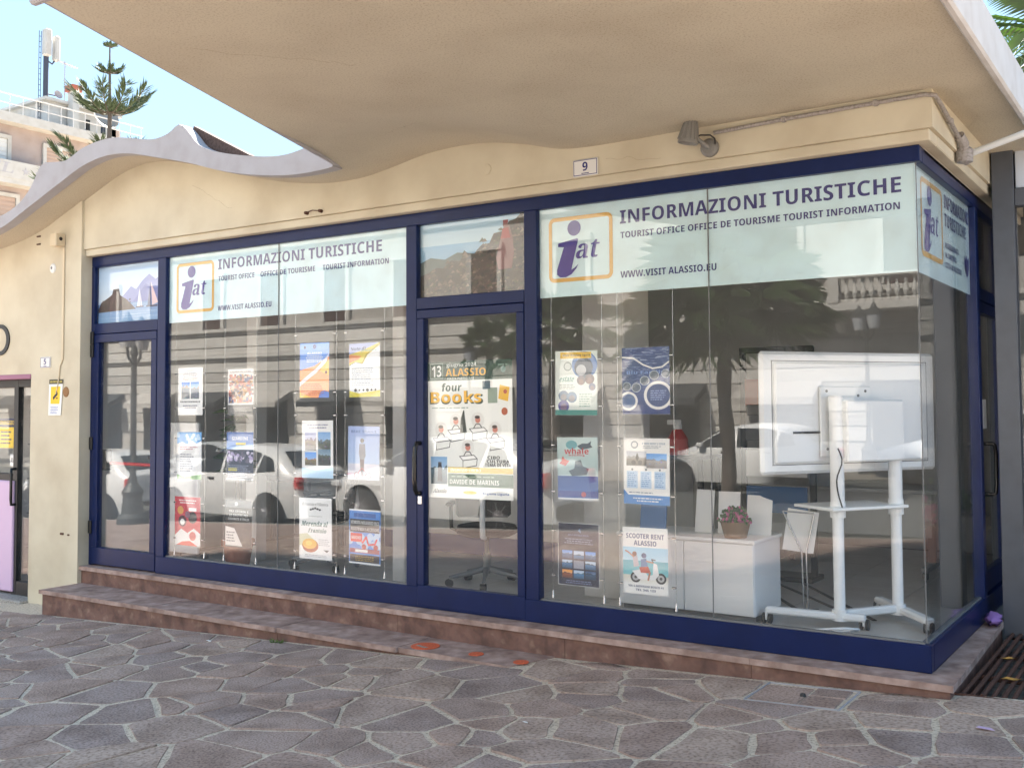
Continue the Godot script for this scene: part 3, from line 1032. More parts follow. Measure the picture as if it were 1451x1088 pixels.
func neighbour(b: Node3D):
	# shop next door, seen at the edge: dark frames, pink panel, glass door
	var w := MB.new()
	w.lim(-10.6, -8.2, 1.735, 1.78, -0.03, 0.122, 0.004)
	part(b, "pink_lintel", w, M.pink_lintel)
	var d := group_node(b, "neighbour_shopfront")
	w = MB.new()
	for s in [[-8.27, -8.2], [-8.66, -8.585], [-10.6, -10.5]]:
		w.lim(s[0], s[1], -0.4, 1.735, -0.05, 0.01, 0.004)
	w.lim(-10.6, -8.2, 1.66, 1.735, -0.05, 0.008, 0.004)
	w.lim(-8.585, -8.27, -0.4, -0.25, -0.05, 0.008, 0.004)
	w.lim(-10.5, -8.66, 0.72, 0.8, -0.05, 0.008, 0.004)
	part(d, "frame", w, M.black)
	w = MB.new()
	w.lim(-10.5, -8.62, -0.36, 0.73, -0.045, 0.03, 0.01)
	part(d, "pink_panel", w, M.pink_panel)
	w = MB.new()
	w.lim(-8.585, -8.27, -0.25, 1.66, -0.03, -0.022)
	w.lim(-10.5, -8.66, 0.8, 1.66, -0.03, -0.022)
	part(d, "pane", w, M.glass)
	w = MB.new()
	w.tube([Vector3(-8.61, 0.5, 0.0), Vector3(-8.6, 0.5, 0.06), Vector3(-8.59, 0.55, 0.07), Vector3(-8.59, 0.8, 0.07), Vector3(-8.6, 0.85, 0.06), Vector3(-8.61, 0.85, 0.0)], 0.014, 8)
	part(d, "handle", w, M.black_gloss)
	w = MB.new()
	w.lim(-10.6, -7.5, -0.9, -0.42, -0.9, -0.06)
	w.lim(-10.6, -7.52, -0.42, 2.6, -1.0, -0.9)
	w.lim(-10.6, -7.52, 2.5, 2.6, -0.9, -0.12)
	part(b, "neighbour_room", w, M.grey_wall)
	w = MB.new()
	w.lim(-10.6, -8.19, -0.62, -0.385, -0.06, 0.2, 0.012)
	part(b, "door_sill", w, M.kerb)

# ---------------------------------------------------------------- signs on the glass
func logo(s: Node3D, t: Transform3D, x: float, y: float, w: float, h: float):
	var mb := MB.new()
	var th := 0.026 * w / 0.49
	var r := 0.09 * w
	for side in 4:
		pass
	var outer := PackedVector2Array()
	var inner := PackedVector2Array()
	for c in [[1, 1, 0.0], [0, 1, 0.25], [0, 0, 0.5], [1, 0, 0.75]]:
		var cx: float = x + (w - r if c[0] == 1 else r)
		var cy: float = y + (h - r if c[1] == 1 else r)
		for k in 6:
			var a: float = TAU * (c[2] + 0.25 * k / 5.0)
			outer.append(Vector2(cx + r * cos(a), cy + r * sin(a)))
			inner.append(Vector2(cx + (r - th) * cos(a), cy + (r - th) * sin(a)))
	for k in outer.size():
		var j := (k + 1) % outer.size()
		mb.quad(t * Vector3(outer[k].x, outer[k].y, 0), t * Vector3(outer[j].x, outer[j].y, 0), t * Vector3(inner[j].x, inner[j].y, 0), t * Vector3(inner[k].x, inner[k].y, 0))
	part(s, "logo_border", mb, M.ochre)
	mb = MB.new()
	var dot := PackedVector2Array()
	for k in 20: dot.append(Vector2(x + w * 0.405 + 0.105 * w * cos(TAU * k / 20), y + h * 0.815 + 0.105 * w * sin(TAU * k / 20)))
	var stem := PackedVector2Array()
	for q in [[0.15, 0.60], [0.45, 0.655], [0.47, 0.64], [0.37, 0.24], [0.36, 0.18], [0.40, 0.2], [0.47, 0.26], [0.44, 0.2], [0.36, 0.11], [0.27, 0.07], [0.18, 0.075], [0.13, 0.12], [0.13, 0.19], [0.24, 0.535], [0.15, 0.545]]:
		stem.append(Vector2(x + w * q[0], y + h * q[1]))
	for pg in [dot, stem]:
		var idx := Geometry2D.triangulate_polygon(pg)
		for k in range(0, idx.size(), 3):
			var a: Vector2 = pg[idx[k]]
			var b: Vector2 = pg[idx[k + 1]]
			var c: Vector2 = pg[idx[k + 2]]
			if (b - a).cross(c - a) < 0.0:
				var q := b
				b = c; c = q
			mb.tri(t * Vector3(a.x, a.y, 0), t * Vector3(b.x, b.y, 0), t * Vector3(c.x, c.y, 0))
	part(s, "logo_letter", mb, M.ink_violet)
	mb = MB.new()
	letters(mb, "at", t, x + 0.42 * w, y + 0.34 * h, 0.27 * h, 0.34 * w, "serif_bold", 0.22)
	part(s, "logo_letters", mb, M.ink_violet)

func make_signs():
	var t := Transform3D(Basis(), Vector3(0, 0, -0.0405))
	for k in 2:
		var x0: float = [-6.352, -2.482][k]
		var x1: float = [-3.622, -0.036][k]
		var seam: float = [-4.98, -1.2555][k]
		var s := thing("information_sign", ["pale green window sign above the twelve posters between the two doors", "pale green window sign above the white display stand, nearest the glass corner"][k], "sign", Vector3.ZERO, 0.0, "window signs")
		for q in [[x0, seam - 0.002], [seam + 0.002, x1]]:
			var f := MB.new()
			f.lim(q[0], q[1], [2.192, 2.172][k], 2.772, -0.0455, -0.043)
			part(s, "film", f, M.film)
		var o: float = [0.0, 3.848][k]
		logo(s, t, -6.256 + o, 2.27, 0.488, 0.436)
		var mb := MB.new()
		letters(mb, "INFORMAZIONI TURISTICHE", t, [-5.717, -1.866][k], 2.617, 0.09, [1.83, 1.757][k])
		part(s, "title", mb, M.ink)
		mb = MB.new()
		if k == 0:
			letters(mb, "TOURIST OFFICE", t, -5.712, 2.519, 0.043, 0.44)
			letters(mb, "OFFICE DE TOURISME", t, -5.2, 2.519, 0.043, 0.62)
			letters(mb, "TOURIST INFORMATION", t, -4.5, 2.519, 0.043, 0.68)
		else:
			letters(mb, "TOURIST OFFICE OFFICE DE TOURISME TOURIST INFORMATION", t, -1.863, 2.523, 0.042, 1.745)
		part(s, "subtitle", mb, M.ink)
		mb = MB.new()
		letters(mb, "WWW.VISIT ALASSIO.EU", t, [-5.718, -1.866][k], 2.266, 0.044, [0.647, 0.66][k])
		part(s, "web_address", mb, M.ink)
	var st := Transform3D(Basis(Vector3(0, 0, -1), Vector3.UP, Vector3.RIGHT), Vector3(-0.0405, 0, 0))
	var s := thing("information_sign", "pale green window sign on the short side of the glass corner", "sign", Vector3.ZERO, 0.0, "window signs")
	var f := MB.new()
	f.lim(-0.0455, -0.043, 2.175, 2.772, -1.62, -0.05)
	part(s, "film", f, M.film)
	logo(s, st, 0.19, 2.28, 0.58, 0.455)
	var mb := MB.new()
	letters(mb, "INFORMAZIONI", st, 0.83, 2.645, 0.085, 0.77)
	letters(mb, "TURISTICHE", st, 0.83, 2.53, 0.085, 0.68)
	part(s, "title", mb, M.ink)
	mb = MB.new()
	letters(mb, "ASSESSORATO", st, 0.83, 2.398, 0.036, 0.42)
	letters(mb, "AL TURISMO", st, 0.83, 2.338, 0.036, 0.34)
	letters(mb, "CITTÀ DI ALASSIO", st, 0.83, 2.276, 0.046, 0.5)
	part(s, "subtitle", mb, M.ink)
	mb = MB.new()
	mb.prism(PackedVector2Array([Vector2(1.5, 2.28), Vector2(1.56, 2.30), Vector2(1.585, 2.36), Vector2(1.585, 2.42), Vector2(1.54, 2.40), Vector2(1.5, 2.43), Vector2(1.47, 2.40), Vector2(1.44, 2.42), Vector2(1.44, 2.34)]), st, 0.0005)
	part(s, "crest", mb, M.ink)

# ---------------------------------------------------------------- steps
func plan(mb: MB, p: Array, top: float, thick: float):
	var a := PackedVector2Array()
	for q in p: a.append(Vector2(q[0], q[1]))
	mb.prism(a, Transform3D(Basis(Vector3.RIGHT, Vector3.BACK, Vector3.DOWN), Vector3(0, top, 0)), thick)

func make_steps():
	var s := thing("entrance_steps", "two worn reddish brown stone steps running along the shopfront", "steps")
	var cuts := [-7.6, -6.25, -5.02, -3.6, -2.2, -0.95, 0.145]
	for k in 6:
		var a: float = cuts[k] + 0.0015
		var b: float = cuts[k + 1] - 0.0015
		var za := lerpf(0.092, 0.192, (a + 7.6) / 7.745)
		var zb := lerpf(0.092, 0.192, (b + 7.6) / 7.745)
		var mb := MB.new()
		plan(mb, [[a, -0.075], [b, -0.075], [b, zb], [a, za]] if k < 5 else [[a, -0.075], [0.0, -0.075], [0.0, -0.0015], [b - 0.003, -0.0015], [b, zb], [a, za]], -0.001, 0.036)
		part(s, "tread", mb, M.red_stone)
		mb = MB.new()
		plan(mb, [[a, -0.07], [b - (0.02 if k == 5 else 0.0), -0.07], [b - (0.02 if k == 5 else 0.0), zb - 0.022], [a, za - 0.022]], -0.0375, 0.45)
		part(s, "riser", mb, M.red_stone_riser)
	for k in 2:
		var z1: float = [-0.004, -0.9][k]
		var z0: float = [-0.897, -1.75][k]
		var mb := MB.new()
		plan(mb, [[0.0, z0], [lerpf(0.142, 0.1, -z0 / 1.75), z0], [lerpf(0.142, 0.1, -z1 / 1.75), z1], [0.0, z1]], -0.001, 0.036)
		part(s, "tread", mb, M.red_stone)
		mb = MB.new()
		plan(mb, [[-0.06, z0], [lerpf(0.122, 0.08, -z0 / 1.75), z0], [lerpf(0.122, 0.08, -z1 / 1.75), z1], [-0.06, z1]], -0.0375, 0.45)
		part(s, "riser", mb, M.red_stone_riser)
	cuts = [-7.42, -5.9, -4.45, -3.3, -2.24]
	for k in 4:
		var a: float = cuts[k] + 0.0015
		var b: float = cuts[k + 1] - 0.0015
		var mb := MB.new()
		plan(mb, [[a, 0.03], [b, 0.03], [b - (0.16 if k == 3 else 0.0), 0.49 + 0.006 * k], [a, 0.495 - 0.006 * k]], -0.158 - 0.003 * k, 0.034)
		part(s, "tread", mb, M.red_stone)
		mb = MB.new()
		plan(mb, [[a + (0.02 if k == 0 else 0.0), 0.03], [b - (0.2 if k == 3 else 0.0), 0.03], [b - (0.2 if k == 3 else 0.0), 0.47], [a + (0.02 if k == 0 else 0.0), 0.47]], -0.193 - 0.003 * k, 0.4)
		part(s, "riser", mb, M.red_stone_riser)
	# stickers and small litter on the tread
	for k in 3:
		var mb := MB.new()
		var r: float = [0.098, 0.05, 0.05][k]
		var c := Vector3([-3.16, -2.74, -2.375][k], -0.1625, [0.36, 0.36, 0.385][k])
		mb.lathe([Vector2(0.0, 0.0015), Vector2(r - 0.002, 0.0015), Vector2(r, 0.0), Vector2(r, -0.003)], Transform3D(Basis(), c), 28)
		var o := part(self, "floor_sticker", mb, M.orange_sticker)
		tag(o, ["large worn round orange sticker on the lower step", "small round orange sticker between the large one and the step end", "small round orange sticker at the end of the lower step"][k], "sticker", "orange stickers on the step")
		if k == 0:
			mb = MB.new()
			mb.prism(PackedVector2Array([Vector2(-0.06, 0.03), Vector2(0.03, 0.055), Vector2(0.05, 0.03), Vector2(-0.01, 0.02), Vector2(-0.05, 0.0)]), Transform3D(Basis(Vector3.RIGHT, Vector3.BACK, Vector3.DOWN), c + Vector3(0, 0.0022, 0)), 0.0006)
			part(o, "worn_patch", mb, M.kerb)

# ---------------------------------------------------------------- things on the walls
func plate(label: String, digit: String, x: float, y: float, z: float, w: float, h: float):
	var p := thing("house_number", label, "house number", Vector3(x, y, z), 0.0, "house number plates")
	var mb := MB.new()
	mb.box(Vector3(0, 0, 0.006), Vector3(w, h, 0.012), 0.004)
	part(p, "plate", mb, M.sign_white)
	mb = MB.new()
	for q in [[0, h / 2 - 0.008, w - 0.012, 0.004], [0, -h / 2 + 0.008, w - 0.012, 0.004]]: mb.box(Vector3(q[0], q[1], 0.0122), Vector3(q[2], q[3], 0.001))
	for q in [-1, 1]: mb.box(Vector3(q * (w / 2 - 0.008), 0, 0.0122), Vector3(0.004, h - 0.02, 0.001))
	mb.box(Vector3(0, -h * 0.34, 0.0122), Vector3(w * 0.3, 0.005, 0.001))
	part(p, "border", mb, M.ink)
	mb = MB.new()
	letters(mb, digit, Transform3D(Basis(), Vector3(0, 0, 0.0128)), -0.02, -h * 0.2, h * 0.52, 0.038)
	part(p, "digit", mb, M.ink)

func make_wall_things():
	plate("white house number plate reading 9 above the shopfront", "9", -2.04, 2.985, 0.09, 0.185, 0.112)
	plate("white house number plate reading 5 beside the shop next door", "5", -7.955, 1.885, 0.115, 0.16, 0.105)
	# spotlight
	var l := thing("wall_spotlight", "weathered grey ribbed spotlight with cable above the shopfront", "spotlight", Vector3(-1.18, 2.99, 0.09))
	var mb := MB.new()
	mb.lathe([Vector2(0.0, 0.03), Vector2(0.04, 0.03), Vector2(0.056, 0.02), Vector2(0.058, 0.0)], Transform3D(Basis(Vector3.RIGHT, PI / 2), Vector3.ZERO), 18)
	part(l, "wall_rose", mb, M.lamp_grey)
	mb = MB.new()
	mb.tube([Vector3(0, 0.0, 0.02), Vector3(-0.03, 0.03, 0.09), Vector3(-0.07, 0.07, 0.12)], 0.014, 8)
	part(l, "arm", mb, M.lamp_grey)
	mb = MB.new()
	var tilt := Transform3D(Basis(Vector3(0.1, 0, 1).normalized(), -0.18), Vector3(-0.075, 0.06, 0.14))
	mb.lathe([Vector2(0.0, 0.115), Vector2(0.022, 0.11), Vector2(0.032, 0.09), Vector2(0.042, 0.06), Vector2(0.06, -0.03), Vector2(0.062, -0.05), Vector2(0.056, -0.05), Vector2(0.05, -0.03), Vector2(0.0, 0.0)], tilt, 20)
	for k in 14:
		var a := TAU * k / 14
		mb.bar(tilt * Vector3(0.035 * cos(a), 0.09, 0.035 * sin(a)), tilt * Vector3(0.062 * cos(a), -0.03, 0.062 * sin(a)), 0.005, 0.008)
	part(l, "lamp_housing", mb, M.lamp_grey)
	mb = MB.new()
	mb.tube([tilt * Vector3(-0.02, 0.1, 0), tilt * Vector3(-0.035, 0.13, 0), tilt * Vector3(-0.02, 0.145, 0), tilt * Vector3(0.0, 0.15, 0.0), tilt * Vector3(0.0, 0.17, 0)], 0.006, 6)
	part(l, "cable", mb, M.black)
	mb = MB.new()
	mb.tube([tilt * Vector3(0.05, 0.0, -0.02), Vector3(-0.02, 0.06, 0.1), Vector3(0.03, 0.06, 0.07), Vector3(0.05, 0.04, 0.05), Vector3(0.045, 0.015, 0.03)], 0.005, 6)
	part(l, "cable", mb, M.black)
	# conduit
	var c := thing("conduit", "grey conduit pipe running along the wall top to the corner", "pipe", Vector3(0, 0, 0))
	mb = MB.new()
	mb.tube([Vector3(-1.15, 3.075, 0.105), Vector3(-0.7, 3.09, 0.105), Vector3(-0.1, 3.1, 0.108), Vector3(0.06, 3.1, 0.112), Vector3(0.11, 3.09, 0.1), Vector3(0.115, 3.075, 0.04), Vector3(0.115, 3.02, -0.3), Vector3(0.115, 2.98, -0.52)], 0.0125, 8)
	part(c, "pipe", mb, M.pvc_grey)
	for q in [Vector3(-0.72, 3.09, 0.105), Vector3(-0.2, 3.098, 0.107), Vector3(0.115, 3.03, -0.26)]:
		mb = MB.new()
		mb.box(q + Vector3(0, 0.0, -0.002), Vector3(0.03, 0.034, 0.032) if q.x < 0 else Vector3(0.032, 0.034, 0.03), 0.006)
		part(c, "clip", mb, M.pvc_grey)
	mb = MB.new()
	mb.tube([Vector3(0.115, 3.0, -0.5), Vector3(0.13, 2.96, -0.56), Vector3(0.12, 2.9, -0.6)], 0.03, 10)
	mb.lathe([Vector2(0.0, -0.05), Vector2(0.045, -0.04), Vector2(0.05, 0.03), Vector2(0.03, 0.05), Vector2(0.0, 0.05)], Transform3D(Basis(), Vector3(0.125, 2.9, -0.6)), 12)
	part(c, "junction_box", mb, M.pvc_grey)
	c = thing("awning_arm", "thin white metal arm sticking out from the side wall under the eave", "pole", Vector3(0.09, 2.93, -0.75))
	mb = MB.new()
	mb.tube([Vector3(0.0, 0.0, 0.0), Vector3(0.5, 0.09, 0.16)], 0.02, 10)
	part(c, "arm", mb, M.white_metal)
	mb = MB.new()
	mb.box(Vector3(0.012, 0, 0), Vector3(0.03, 0.1, 0.08), 0.006)
	part(c, "bracket", mb, M.pvc_grey)
	# hook pair, holes
	c = thing("wall_hooks", "small rusty pair of hooks over the left display window", "hook", Vector3(-4.46, 2.955, 0.09))
	mb = MB.new()
	for s in [-1, 1]: mb.lathe([Vector2(0, 0.03), Vector2(0.012, 0.03), Vector2(0.014, 0.0)], Transform3D(Basis(Vector3.RIGHT, PI / 2), Vector3(s * 0.075, 0, 0)), 10)
	mb.tube([Vector3(-0.075, 0, 0.02), Vector3(0, 0.012, 0.024), Vector3(0.075, 0, 0.02)], 0.004, 6)
	part(c, "rod", mb, M.rust)
	c = thing("cover_disc", "small round plaster disc on the cream wall under the wave", "cover", Vector3(-2.825, 3.076, 0.09))
	mb = MB.new()
	mb.lathe([Vector2(0, 0.006), Vector2(0.034, 0.006), Vector2(0.038, 0.0)], Transform3D(Basis(Vector3.RIGHT, PI / 2), Vector3.ZERO), 20)
	part(c, "disc", mb, M.wall_paint)
	# left wall
	c = thing("alarm_box", "small beige box with cable high on the pilaster", "junction box", Vector3(-7.72, 3.0, 0.115))
	mb = MB.new()
	mb.box(Vector3(0, 0.03, 0.05), Vector3(0.1, 0.12, 0.1), 0.008)
	part(c, "box", mb, M.beige_plastic)
	mb = MB.new()
	mb.lathe([Vector2(0, 0.004), Vector2(0.016, 0.004), Vector2(0.018, 0.0)], Transform3D(Basis(Vector3(0, 0, 1), -PI / 2), Vector3(0.05, 0.04, 0.05)), 12)
	part(c, "opening", mb, M.black)
	mb = MB.new()
	mb.box(Vector3(0.035, -0.57, 0.006), Vector3(0.03, 1.06, 0.012), 0.003)
	mb.tube([Vector3(0.035, -1.1, 0.006), Vector3(0.0, -1.16, 0.008), Vector3(-0.02, -1.3, 0.008), Vector3(-0.06, -1.42, 0.008)], 0.006, 6)
	part(c, "cable_cover", mb, M.beige_plastic)
	c = thing("wall_vent", "small round white vent on the left wall", "vent", Vector3(-7.865, 2.78, 0.115))
	mb = MB.new()
	mb.lathe([Vector2(0, 0.012), Vector2(0.035, 0.012), Vector2(0.047, 0.004), Vector2(0.047, 0.0)], Transform3D(Basis(Vector3.RIGHT, PI / 2), Vector3.ZERO), 20)
	part(c, "cap", mb, M.sign_white)
	mb = MB.new()
	mb.lathe([Vector2(0, 0.003), Vector2(0.012, 0.003), Vector2(0.014, 0.0)], Transform3D(Basis(Vector3.RIGHT, PI / 2), Vector3(-0.008, 0.004, 0.012)), 12)
	part(c, "hole", mb, M.grey_steel)
	c = thing("vent_slots", "two short dark slots with rusty lips high on the left wall", "vent", Vector3(-8.1, 3.07, 0.115))
	for s in [-1, 1]:
		mb = MB.new()
		mb.box(Vector3(0, s * 0.038, 0.006), Vector3(0.06, 0.014, 0.014), 0.004, Basis(Vector3.RIGHT, 0.5))
		part(c, "slot", mb, M.rust)
	c = thing("wall_letter", "big black letter O of the neighbouring shop's name", "letter", Vector3(-8.735, 2.13, 0.115))
	mb = MB.new()
	for k in 28:
		var a := TAU * k / 28
		var b := TAU * (k + 1) / 28
		mb.face([Vector3(0.165 * cos(a), 0.155 * sin(a), 0.012), Vector3(0.165 * cos(b), 0.155 * sin(b), 0.012), Vector3(0.115 * cos(b), 0.115 * sin(b), 0.012), Vector3(0.115 * cos(a), 0.115 * sin(a), 0.012)], Vector3.ZERO)
		mb.face([Vector3(0.165 * cos(a), 0.155 * sin(a), 0.012), Vector3(0.165 * cos(b), 0.155 * sin(b), 0.012), Vector3(0.165 * cos(b), 0.155 * sin(b), 0.0), Vector3(0.165 * cos(a), 0.155 * sin(a), 0.0)], Vector3.ZERO)
	part(c, "ring", mb, M.black)
	# surveillance notice
	var cv := Canvas.new(self, Color(0.9, 0.9, 0.88), 320, 480)
	cv.rect(0, 0, 1, 0.13, Color(0.24, 0.22, 0.12))
	cv.text("AREA VIDEOSORVEGLIATA", 0.5, 0.065, 0.05, Color(0.9, 0.8, 0.3), 0.86)
	cv.rect(0.14, 0.2, 0.84, 0.68, Color(0.95, 0.75, 0.05))
	cv.poly([[0.28, 0.5], [0.6, 0.34], [0.66, 0.42], [0.34, 0.57]], Color(0.08, 0.08, 0.08))
	cv.rect(0.55, 0.5, 0.66, 0.54, Color(0.08, 0.08, 0.08))
	cv.print_lines(0.15, 0.74, 0.85, 0.96, 5, Color(0.3, 0.4, 0.7))
	c = thing("camera_notice", "white and yellow video surveillance notice with a torn corner", "notice", Vector3(-7.79, 1.55, 0.118))
	mb = MB.new()
	mb.print_quad(Vector3(-0.11, -0.17, 0.003), Vector3(0.09, -0.17, 0.003), Vector3(0.12, 0.17, 0.003), Vector3(-0.1, 0.17, 0.003))
	mb.quad(Vector3(-0.11, -0.17, 0.0), Vector3(-0.11, -0.17, 0.003), Vector3(-0.1, 0.17, 0.003), Vector3(-0.1, 0.17, 0.0))
	part(c, "sheet", mb, print_mat(cv))
	c = thing("rust_plate", "rusty round wall plate with a stain beside the torn notice", "plate", Vector3(-7.63, 1.6, 0.115))
	mb = MB.new()
	mb.lathe([Vector2(0, 0.008), Vector2(0.04, 0.008), Vector2(0.05, 0.0)], Transform3D(Basis(Vector3.RIGHT, PI / 2), Vector3.ZERO), 14)
	part(c, "plate", mb, M.rust_stain)
	c = thing("rusty_bracket", "short rusty bolt strip low on the pilaster", "bracket", Vector3(-7.66, 0.28, 0.115))
	mb = MB.new()
	mb.box(Vector3(0, 0, 0.004), Vector3(0.05, 0.02, 0.012), 0.003)
	mb.box(Vector3(0.1, -0.005, 0.003), Vector3(0.03, 0.015, 0.01), 0.003)
	part(c, "strip", mb, M.rust)

# ---------------------------------------------------------------- posters
func sheet_mesh(w: float, h: float) -> MB:
	var mb := MB.new()
	mb.print_quad(Vector3(-w / 2, -h / 2, 0.0006), Vector3(w / 2, -h / 2, 0.0006), Vector3(w / 2, h / 2, 0.0006), Vector3(-w / 2, h / 2, 0.0006))
	mb.quad(Vector3(w / 2, -h / 2, -0.0006), Vector3(-w / 2, -h / 2, -0.0006), Vector3(-w / 2, h / 2, -0.0006), Vector3(w / 2, h / 2, -0.0006))
	return mb

func poster(label: String, c: Canvas, x0: float, x1: float, y0: float, y1: float, z := -0.086):
	var o := part(self, "poster", sheet_mesh(x1 - x0, y1 - y0), print_mat(c))
	o.position = Vector3((x0 + x1) / 2, (y0 + y1) / 2, z)
	o.rotation.z = rng.randf_range(-0.012, 0.012)
	tag(o, label, "poster", "posters in the windows")

func hanging(label: String, x0: float, x1: float, rows: Array):
	var h := thing("poster_display", label, "display", Vector3.ZERO, 0.0, "cable hung poster displays")
	for x in [x0 - 0.035, x1 + 0.035]:
		var w := MB.new()
		w.tube([Vector3(x, 0.17, -0.09), Vector3(x, 2.77, -0.09)], 0.0016, 5)
		part(h, "cable", w, M.steel)
		w = MB.new()
		w.lathe([Vector2(0.004, 0.05), Vector2(0.008, 0.02), Vector2(0.01, 0.0), Vector2(0, 0)], Transform3D(Basis(), Vector3(x, 0.16, -0.09)), 8)
		part(h, "tensioner", w, M.steel)
	for r in rows:
		var w := MB.new()
		w.lim(x0 - 0.012, x1 + 0.012, r[0] - 0.01, r[1] + 0.012, -0.082, -0.079)
		part(h, "acrylic_pocket", w, M.acrylic)
		for x in [x0 - 0.024, x1 + 0.024]:
			for y in [r[0] + 0.06, r[1] - 0.06]:
				w = MB.new()
				w.box(Vector3(x, y, -0.085), Vector3(0.03, 0.012, 0.016), 0.003)
				part(h, "clip", w, M.steel)

func make_posters():
	var W := Color(0.93, 0.93, 0.92)
	var K := Color(0.12, 0.12, 0.13)
	var BL := Color(0.2, 0.5, 0.85)
	rng.seed = 5
	hanging("clear pockets on cables nearest the left door", -6.28, -5.96, [[0.25, 0.68], [0.82, 1.24], [1.38, 1.8]])
	hanging("clear pockets on cables in front of the white post", -5.645, -5.325, [[0.27, 0.68], [0.83, 1.24], [1.38, 1.77]])
	hanging("clear pockets on cables with the blue and orange poster", -4.81, -4.43, [[0.24, 0.8], [0.86, 1.44], [1.5, 2.08]])
	hanging("clear pockets on cables beside the middle door", -4.27, -3.94, [[0.24, 0.8], [0.86, 1.44], [1.5, 2.08]])
	hanging("clear pockets on cables right of the middle door", -2.39, -2.07, [[0.25, 0.67], [0.81, 1.24], [1.38, 1.81]])
	hanging("clear pockets on cables in front of the white cabinet", -1.886, -1.56, [[0.245, 0.67], [0.81, 1.24], [1.385, 1.82]])
	var c := Canvas.new(self, W)
	c.text("LA PASSEGGIATA", 0.5, 0.06, 0.025, K, 0.3)
	c.print_lines(0.2, 0.1, 0.8, 0.2, 3, Color(0.35, 0.35, 0.45), true)
	c.print_lines(0.15, 0.21, 0.85, 0.27, 2, Color(0.85, 0.3, 0.25), true)
	c.photo(0.14, 0.3, 0.48, 0.66, [Color(0.3, 0.55, 0.9), Color(0.3, 0.4, 0.5), Color(0.55, 0.5, 0.45)])
	c.photo(0.52, 0.3, 0.86, 0.66, [Color(0.35, 0.6, 0.9), Color(0.35, 0.42, 0.5), Color(0.6, 0.55, 0.5)])
	c.print_lines(0.08, 0.69, 0.92, 0.75, 1, K, true)
	c.print_lines(0.2, 0.78, 0.8, 0.88, 2, Color(0.3, 0.3, 0.4), true)
	poster("white flyer with two small blue photos beside the left door", c, -6.279, -5.956, 1.382, 1.794)
	c = Canvas.new(self, Color(0.88, 0.87, 0.85))
	c.text("LIGURIA IN SCENA", 0.5, 0.055, 0.045, Color(0.55, 0.5, 0.5), 0.8)
	for k in 330:
		var x := c.rg.randf_range(0.03, 0.9)
		var y := c.rg.randf_range(0.11, 0.7)
		c.rect(x, y, x + c.rg.randf_range(0.05, 0.13), y + c.rg.randf_range(0.03, 0.09), [Color(0.6, 0.13, 0.1), Color(0.75, 0.4, 0.3), Color(0.8, 0.72, 0.65), Color(0.14, 0.26, 0.5), Color(0.5, 0.15, 0.15), Color(0.7, 0.5, 0.2), Color(0.22, 0.13, 0.15)][c.rg.randi() % 7])
	c.rect(0, 0.74, 1, 0.78, W)
	c.rect(0, 0.78, 1, 1, Color(0.25, 0.26, 0.27))
	c.print_lines(0.1, 0.82, 0.9, 0.97, 4, Color(0.6, 0.6, 0.6))
	poster("red collage poster with a white heading in front of the white post", c, -5.635, -5.325, 1.382, 1.767)
	c = Canvas.new(self, Color(0.4, 0.63, 0.92))
	c.fade(0, 0, 1, 0.5, Color(0.42, 0.66, 0.95), Color(0.35, 0.55, 0.88))
	c.poly([[0, 0.5], [0.5, 0.42], [1, 0.25], [1, 1], [0, 1]], Color(0.97, 0.62, 0.35))
	c.poly([[0.75, 0.42], [1, 0.32], [1, 0.6], [0.7, 0.52]], Color(0.97, 0.78, 0.3))
	c.poly([[0, 0.72], [0.25, 0.6], [0.6, 0.45], [1, 0.2], [0.9, 0.36], [0.55, 0.56], [0.3, 0.66], [0, 0.8]], Color(0.9, 0.88, 0.9))
	c.poly([[0.65, 1], [0.7, 0.9], [0.85, 0.86], [1, 0.9], [1, 1]], Color(0.3, 0.5, 0.85))
	c.poly([[0, 1], [0, 0.9], [0.2, 0.94], [0.4, 1]], Color(0.97, 0.8, 0.3))
	c.disc(0.17, 0.08, 0.04, Color(0.3, 0.35, 0.45)); c.disc(0.5, 0.07, 0.06, Color(0.25, 0.35, 0.6)); c.disc(0.9, 0.54, 0.04, Color(0.4, 0.25, 0.2))
	c.text("ALASSIO", 0.5, 0.19, 0.04, W, 0.5)
	c.print_lines(0.2, 0.22, 0.8, 0.36, 4, W, true)
	c.print_lines(0.05, 0.74, 0.95, 0.96, 7, Color(0.75, 0.32, 0.18))
	poster("blue poster turning orange below a white diagonal sweep", c, -4.79, -4.471, 1.519, 1.955)
	c = Canvas.new(self, Color(0.94, 0.95, 0.95))
	c.poly([[0, 0], [1, 0], [1, 0.05], [0.6, 0.22], [0.45, 0.38], [0.2, 0.34], [0, 0.42]], Color(0.86, 0.78, 0.2))
	c.poly([[0, 0.2], [0.4, 0.24], [0.3, 0.3], [0, 0.36]], Color(0.85, 0.5, 0.2))
	c.poly([[0, 0], [1, 0], [0.4, 0.14], [0, 0.2]], Color(0.6, 0.66, 0.85))
	c.stroke([[0.02, 0.4], [0.2, 0.35], [0.42, 0.38], [0.56, 0.22], [0.98, 0.03]], 0.012, K)
	c.text("Note di", 0.3, 0.1, 0.07, Color(0.16, 0.18, 0.3), 0.5, "serif_bold", 0.2)
	c.text("primavera", 0.65, 0.14, 0.05, Color(0.2, 0.5, 0.45), 0.5, "serif_bold", 0.2)
	c.print_lines(0.08, 0.45, 0.92, 0.8, 9, Color(0.6, 0.63, 0.68))
	c.poly([[0, 1], [0, 0.88], [0.3, 0.93], [0.7, 0.9], [1, 0.88], [1, 1]], Color(0.85, 0.8, 0.15))
	for k in 6: c.disc(0.2 + 0.13 * k, 0.87, 0.045 if k % 3 == 0 else 0.028, Color(0.2, 0.22, 0.22))
